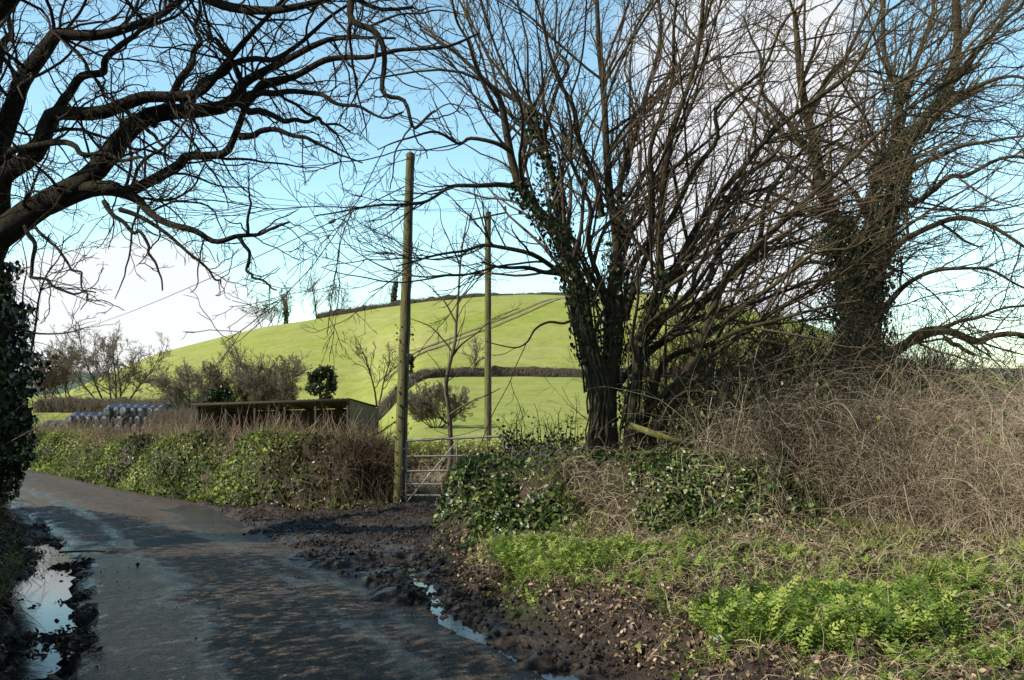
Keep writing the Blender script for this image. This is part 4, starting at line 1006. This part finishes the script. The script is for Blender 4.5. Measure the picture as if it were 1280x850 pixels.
# ------------------------------------------------------------------ 6. poles, wires
def pole(label, px0, py0, px1, py1, d, r0, r1, extra=True):
    a = P(px0, py0, d); b = P(px1, py1, d)
    t = thing('utility_pole', label, 'pole', a)
    g = Geo(); n = 24; q = a+(b-a)*np.linspace(0, 1, n)[:, None]
    q = q+rng.standard_normal((n, 3))*[.003, .003, 0]
    tubes(g, q[None], np.linspace(r0, r1, n)[None], 18, var=.5)
    ang = np.arange(18)/18*2*np.pi
    top = g.V[0][-18:]; c = top.mean(0)+[0, 0, .03]
    g.add(np.vstack([top, c]), None, [[i, (i+1) % 18, 18] for i in range(18)])
    g.build('shaft', M['pole'], t, smooth=False); return t, a, b
pt, pa, pb = pole('tall mossy wooden pole standing at the gate hinge end of the hedge bank', 499, 640, 513, 192, 13.9, .112, .072)
g = Geo(); a = pa+(pb-pa)*.93
tubes(g, np.array([[a+[0, 0, -.03], a+[0, 0, .03]]]), np.array([[.080, .080]]), 18); g.build('band', M['postgrey'], pt)
ivy_on(pt, np.stack([catmull([pa, pa+(pb-pa)*.3, pa+(pb-pa)*.6], 12)]), np.full((1, 12), .1), 60, (.03, .05), 0, .95, .04)
pt2, pa2, pb2 = pole('thinner farther pole with insulators, standing in the field right of the sapling', 610, 572, 610, 265, 27, .125, .10)
g = Geo(); c = pb2+[0, 0, -.12]; g.bar(c+[-.62, -.11, -.18], c+[.62, -.11, .08], .05, .05); g.build('crossarm', M['barnwood'], pt2)
for sx_ in (-1, 1):
    g = Geo(); b0 = c+[sx_*.58, -.11, sx_*.12-.02]; n = 7
    prof = [(0, .02), (.04, .02), (.05, .055), (.10, .05), (.11, .035), (.16, .05), (.2, .02)]
    tubes(g, np.array([[b0+[0, 0, a_] for a_, _ in prof]]), np.array([[r_ for _, r_ in prof]]), 10); g.build('insulator', M['ceramic'], pt2, smooth=True)
def wire(label, a, b, sag, r, name='overhead_wire'):
    n = 40; t = np.linspace(0, 1, n)[:, None]; q = np.array(a)+(np.array(b)-np.array(a))*t; q[:, 2] -= sag*4*(t*(1-t))[:, 0]
    g = Geo(); tubes(g, q[None], np.full((1, n), r), 5); o = g.build(name, M['cable']); tag(o, label, 'wire'); return q
far = P(60, 418, 70)
q = wire('overhead cable running from the tall near pole down to the left past the white cloud', pb+[0, -.08, -.55], far, .55, .011)
# sleeve on that cable near x=400
px_ = 640+q[:, 0]/q[:, 1]*FP; j = int(np.argmin(abs(px_-400))); T = norm(q[j+1]-q[j-1]); c = q[j]
g = Geo(); prof = [(-.16, .008), (-.14, .03), (-.05, .036), (.06, .036), (.14, .03), (.16, .008)]
tubes(g, np.array([[c+T*a_ for a_, _ in prof]]), np.array([[r_ for _, r_ in prof]]), 10)
tag(g.build('cable_sleeve', M['cable'], smooth=True), 'black sausage-shaped joint sleeve on the overhead cable left of the tall pole', 'cable sleeve')
wire('upper thin wire running left from the insulators of the farther pole', c*0+pb2+[-.58, -.11, .0], P(-250, 150, 12), .35, .006)
wire('lower thin wire running left from the insulators of the farther pole', pb2+[.58, -.11, .15], P(-250, 195, 12), .35, .006)

# ------------------------------------------------------------------ 7. gate
d = 13.85; gx0 = P(506, 0, d)[0]; gx1 = P(634, 0, d+.2)[0]
gt = thing('field_gate', 'galvanised tubular steel field gate with six bars closing the muddy gateway', 'gate', (gx0, d, P(0, 634, d)[2]))
def tube(g, a, b, r, s=10): tubes(g, np.array([[a, (np.array(a)+np.array(b))/2, b]], float), np.full((1, 3), r), s, var=.5)
def gp(px, py): 
    return P(px, py, d+(px-506)/128*.2)
for (y0, y1) in [(551, 545), (570.5, 569), (589, 587), (605, 606), (619, 620), (631, 634)]:
    g = Geo(); tube(g, gp(507, y0), gp(634, y1), .021 if y0 < 560 else .016); g.build('bar', M['steel'], gt, smooth=True)
for px in (507, 571, 634):
    g = Geo(); tube(g, gp(px, 550 if px != 571 else 550), gp(px, 633), .02 if px != 571 else .012); g.build('upright', M['steel'], gt, smooth=True)
g = Geo(); tube(g, gp(508, 628), gp(570, 553), .012); g.build('brace', M['steel'], gt, smooth=True)
for py in (560, 622):
    g = Geo(); g.bar(gp(501, py), gp(508, py), .04, .05); g.build('hinge', M['steel'], gt)
gpst = thing('gate_post', 'short weathered timber post behind the gate end against the tall pole', 'post', P(504, 640, 14.0))
g = Geo(); a = P(505, 640, 14.0); b = P(505, 546, 14.0); q = a+(b-a)*np.linspace(0, 1, 8)[:, None]
tubes(g, q[None], np.full((1, 8), .06), 10, rough=.04); tp_ = g.V[0][-10:]; g.add(np.vstack([tp_, tp_.mean(0)+[0, 0, .02]]), None, [[i, (i+1) % 10, 10] for i in range(10)])
g.build('shaft', M['postgrey'], gpst)
# wooden rail fence behind the big tree
fe = thing('rail_fence', 'broken mossy yellow-green wooden rail slanting down behind the many-stemmed trunk', 'fence', (1.9, 9.1, float(H(1.9, 9.1))))
g = Geo(); g.bar(P(786,531,9.3), P(872,561,9.2), .03, .07); g.build('rail', M['rail'], fe)
g = Geo(); g.bar(P(869,606,9.28), P(869,553,9.28), .08, .08); g.build('post', M['postgrey'], fe)
g = Geo(); a = P(1010,560,8.9); g.bar(a, P(1065,592,8.7), .05, .05)
tag(g.build('broken_rail', M['dead']), 'rusty brown broken pole lying in the bramble thicket', 'rail')

# ------------------------------------------------------------------ 8. barn
A0 = P(246, 504, 60); A1 = P(437, 498, 55)
ax = norm((A1-A0)*[1, 1, 0]); bk = np.array([-ax[1], ax[0], 0])*1.0
if bk[1] < 0: bk = -bk
Lb = np.linalg.norm((A1-A0)[:2]); Dp = 3.8
gz = min(float(field(*A0[:2])), float(field(*A1[:2])))-.1
bn = thing('cattle_shed', 'long low open-fronted cattle shed with dark sloping roof behind the hedge', 'shed', (*A0[:2], gz))
def bp(s_, t_, z): return A0+(A1-A0)*s_+bk*t_*Dp+np.array([0, 0, z])
RB = -.72
g = Geo()
nr_ = 70
for k in range(nr_):                    # corrugated sheet
    a = k/nr_; b = (k+1)/nr_; z = .035*(k % 2); zb = .035*((k+1) % 2)
    g.add([bp(a*1.04-.02, -.08, z), bp(b*1.04-.02, -.08, zb), bp(b*1.04-.02, 1.05, RB+zb), bp(a*1.04-.02, 1.05, RB+z)], [[0,1,2,3]])
g.build('roof', M['barnroof'], bn)
g = Geo(); g.bar(bp(-.02, -.09, -.09), bp(1.02, -.09, -.09), .05, .18); g.build('fascia', M['barnwood'], bn)
for k in range(6):
    s_ = k/5*.98+.01; g = Geo(); a = bp(s_, 0, -.2); b = a.copy(); b[2] = gz; g.bar(b, a, .16, .16); g.build('post', M['barnwood'], bn)
    g = Geo(); g.bar(bp(s_, 0, -.17), bp(s_, 1, RB-.17), .1, .18); g.build('rafter', M['barnwood'], bn)
for k in range(1, 6):
    g = Geo(); g.bar(bp(0, k/6, RB*k/6-.06), bp(1, k/6, RB*k/6-.06), .08, .08); g.build('purlin', M['barnwood'], bn)
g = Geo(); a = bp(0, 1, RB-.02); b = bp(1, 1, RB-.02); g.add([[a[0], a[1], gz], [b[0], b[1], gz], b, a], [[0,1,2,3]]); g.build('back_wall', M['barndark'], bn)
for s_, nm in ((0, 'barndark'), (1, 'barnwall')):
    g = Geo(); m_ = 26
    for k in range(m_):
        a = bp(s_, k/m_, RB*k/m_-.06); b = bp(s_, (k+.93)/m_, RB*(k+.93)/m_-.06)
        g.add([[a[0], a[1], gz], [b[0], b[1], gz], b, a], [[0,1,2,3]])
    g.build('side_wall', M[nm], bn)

# ------------------------------------------------------------------ 9. wrapped bales
def bale_mesh():
    g = Geo(); n = 8; r = .52; L = 1.15
    prof = [(-L/2, .02), (-L/2, r*.6), (-L/2+.05, r*.93), (-L/2+.16, r), (-.2, r*1.01), (.2, r*1.01), (L/2-.16, r), (L/2-.05, r*.93), (L/2, r*.6), (L/2, .02)]
    q = np.array([[[a, 0, 0] for a, _ in prof]])+rng.standard_normal((1, 10, 3))*[0, .008, .008]
    tubes(g, q, np.array([[b for _, b in prof]]), 20, rough=.012); return g
proto = None; cnt = 0
order = ['front', 'second', 'third', 'back']
for rank in range(4):
    for c in range(14):
        nl = 1 if c < 3 else 2 if c < 7 else 3
        for lay in range(nl):
            px = 58+c*10.4+lay*4+rank*2.0; dd = 84+rank*1.3
            X = (px-640)/FP*dd+rng.normal()*.06; Y = dd+rng.normal()*.1
            Zb = float(field(X, Y))+.5+lay*.88+(rank*.02)-.0
            g = bale_mesh() if proto is None else None
            if proto is None:
                proto = g.build('silage_bale', M['bale'], smooth=True); o = proto
            else: o = proto.copy(); COL.objects.link(o)
            o.location = (X, Y, Zb); o.rotation_euler = (rng.random()*6, rng.normal()*.06, R(60)+rng.normal()*.12)
            tag(o, 'black plastic wrapped round silage bale in the long stack behind the hedge', 'bale', 'stacked black silage bales'); cnt += 1

# ------------------------------------------------------------------ 10. small things
g = Geo(); a = P(74, 676, 8.75); b = P(150, 674, 8.75); a[2] = b[2] = float(zroad(8.75))+.035
q = catmull([a, (a+b)/2+[0, .02, .01], b], 10); tubes(g, q[None], np.linspace(.013, .006, 10)[None], 6)
tag(g.build('stick', M['rail'], smooth=True), 'thin green stick lying on the wet lane by the left verge', 'stick')
g = Geo(); c = P(893, 820, 4.45); c[2] = float(H(c[0], c[1]))+.05
scatter(g, IVY[0], IVY[1], None, c[None], rotmats(1, np.array([[0, -.8, .6]])), [.07])
tag(g.build('fallen_leaf', M['paleleaf']), 'single large pale leaf lying on the earth at bottom right of the verge', 'leaf')
for (x, y, dd) in [(172, 706, 7.9), (305, 662, 10.6)]:
    g = Geo(); c = P(x, y, dd); c[2] = float(zroad(dd))+.02
    scatter(g, IC, None, ICT, c[None], rotmats(1, np.array([[0, 0, 1.]])), [.05])
    tag(g.build('stone', M['barnwood']), 'small dark stone on the wet lane near the green stick' if x < 200 else 'small dark lump on the lane before the hedge bank', 'stone')

# ------------------------------------------------------------------ light, sky, camera
SUN_EL = R(38); SUN_AZ = R(-117)      # clockwise from +Y; west-ish = left of view, a little beyond the camera line
sd = bpy.data.lights.new('sun', 'SUN'); sd.energy = 5.0; sd.angle = R(.5); sd.color = (1, .93, .82)
so = bpy.data.objects.new('sun', sd); COL.objects.link(so)
tos = np.array([math.sin(SUN_AZ)*math.cos(SUN_EL), math.cos(SUN_AZ)*math.cos(SUN_EL), math.sin(SUN_EL)])
from mathutils import Vector
so.rotation_euler = Vector(tos).to_track_quat('Z', 'Y').to_euler(); so.location = (-20, 5, 20)
w = bpy.data.worlds.new('World'); sc.world = w; w.use_nodes = True; nt = w.node_tree; nt.nodes.clear()
out = nt.nodes.new('ShaderNodeOutputWorld'); bg = nt.nodes.new('ShaderNodeBackground')
sky = nt.nodes.new('ShaderNodeTexSky'); sky.sky_type = 'NISHITA'; sky.sun_disc = False; sky.sun_elevation = SUN_EL; sky.sun_rotation = SUN_AZ
sky.air_density = 1.0; sky.dust_density = .6; sky.ozone_density = 1.5
tc = nt.nodes.new('ShaderNodeTexCoord'); dirv = tc.outputs['Generated']
mp = N(nt, 'ShaderNodeMapping'); mp.inputs['Scale'].default_value = (1, 1, 2.4); nt.links.new(dirv, mp.inputs[0])
n1 = noise(nt, 2.6, 8, mp.outputs[0], .58, .3)
nm = N(nt, 'ShaderNodeVectorMath', operation='NORMALIZE'); nt.links.new(dirv, nm.inputs[0])
tot = None
for c, cr, amp in [((-.47, 1, .05), 10, .5), ((-.62, 1, .02), 9, .35), ((.33, 1, .22), 13, .36), ((.27, 1, .42), 11, .30), ((.22, 1, .12), 9, .24)]:
    c = np.array(c)/np.linalg.norm(c)
    dt = N(nt, 'ShaderNodeVectorMath', operation='DOT_PRODUCT'); nt.links.new(nm.outputs[0], dt.inputs[0]); dt.inputs[1].default_value = tuple(c)
    mr = N(nt, 'ShaderNodeMapRange', interpolation_type='SMOOTHSTEP'); nt.links.new(dt.outputs['Value'], mr.inputs[0])
    mr.inputs[1].default_value = math.cos(R(cr)); mr.inputs[2].default_value = math.cos(R(cr*.25)); mr.inputs[3].default_value = 0; mr.inputs[4].default_value = amp
    tot = mr.outputs[0] if tot is None else math_(nt, 'ADD', tot, mr.outputs[0])
f = math_(nt, 'ADD', math_(nt, 'MULTIPLY', n1, .9), tot)
f = ramp(nt, f, [(.64, (0,0,0)), (.80, (1,1,1))])
base = mixc(nt, 1.0, sky.outputs[0], (2.1, 2.4, 2.02), 'MULTIPLY')
col = mixc(nt, math_(nt, 'MULTIPLY', f, .93), base, (7.4, 7.4, 7.6))
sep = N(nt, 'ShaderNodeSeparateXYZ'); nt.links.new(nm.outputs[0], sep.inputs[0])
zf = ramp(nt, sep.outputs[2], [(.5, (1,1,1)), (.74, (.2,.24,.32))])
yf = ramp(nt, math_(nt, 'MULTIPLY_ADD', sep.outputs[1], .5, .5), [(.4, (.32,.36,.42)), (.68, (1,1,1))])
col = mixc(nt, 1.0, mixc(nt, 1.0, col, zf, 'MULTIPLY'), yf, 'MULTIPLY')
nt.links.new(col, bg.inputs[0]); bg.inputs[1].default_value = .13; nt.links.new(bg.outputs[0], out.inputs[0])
cd = bpy.data.cameras.new('camera'); cam = bpy.data.objects.new('camera', cd); COL.objects.link(cam); sc.camera = cam
cam.location = (0, 0, CZ); cam.rotation_euler = (R(90), 0, 0)
cd.sensor_width = 36; cd.lens = 36*FP/1280; cd.shift_y = (HY-425)/1280; cd.clip_start = .05; cd.clip_end = 9000
sc.view_settings.view_transform = 'Standard'; sc.view_settings.look = 'None'; sc.view_settings.exposure = 0; sc.view_settings.gamma = 1
sc.cycles.max_bounces = 6; sc.cycles.diffuse_bounces = 3; sc.cycles.glossy_bounces = 3; sc.cycles.transmission_bounces = 3
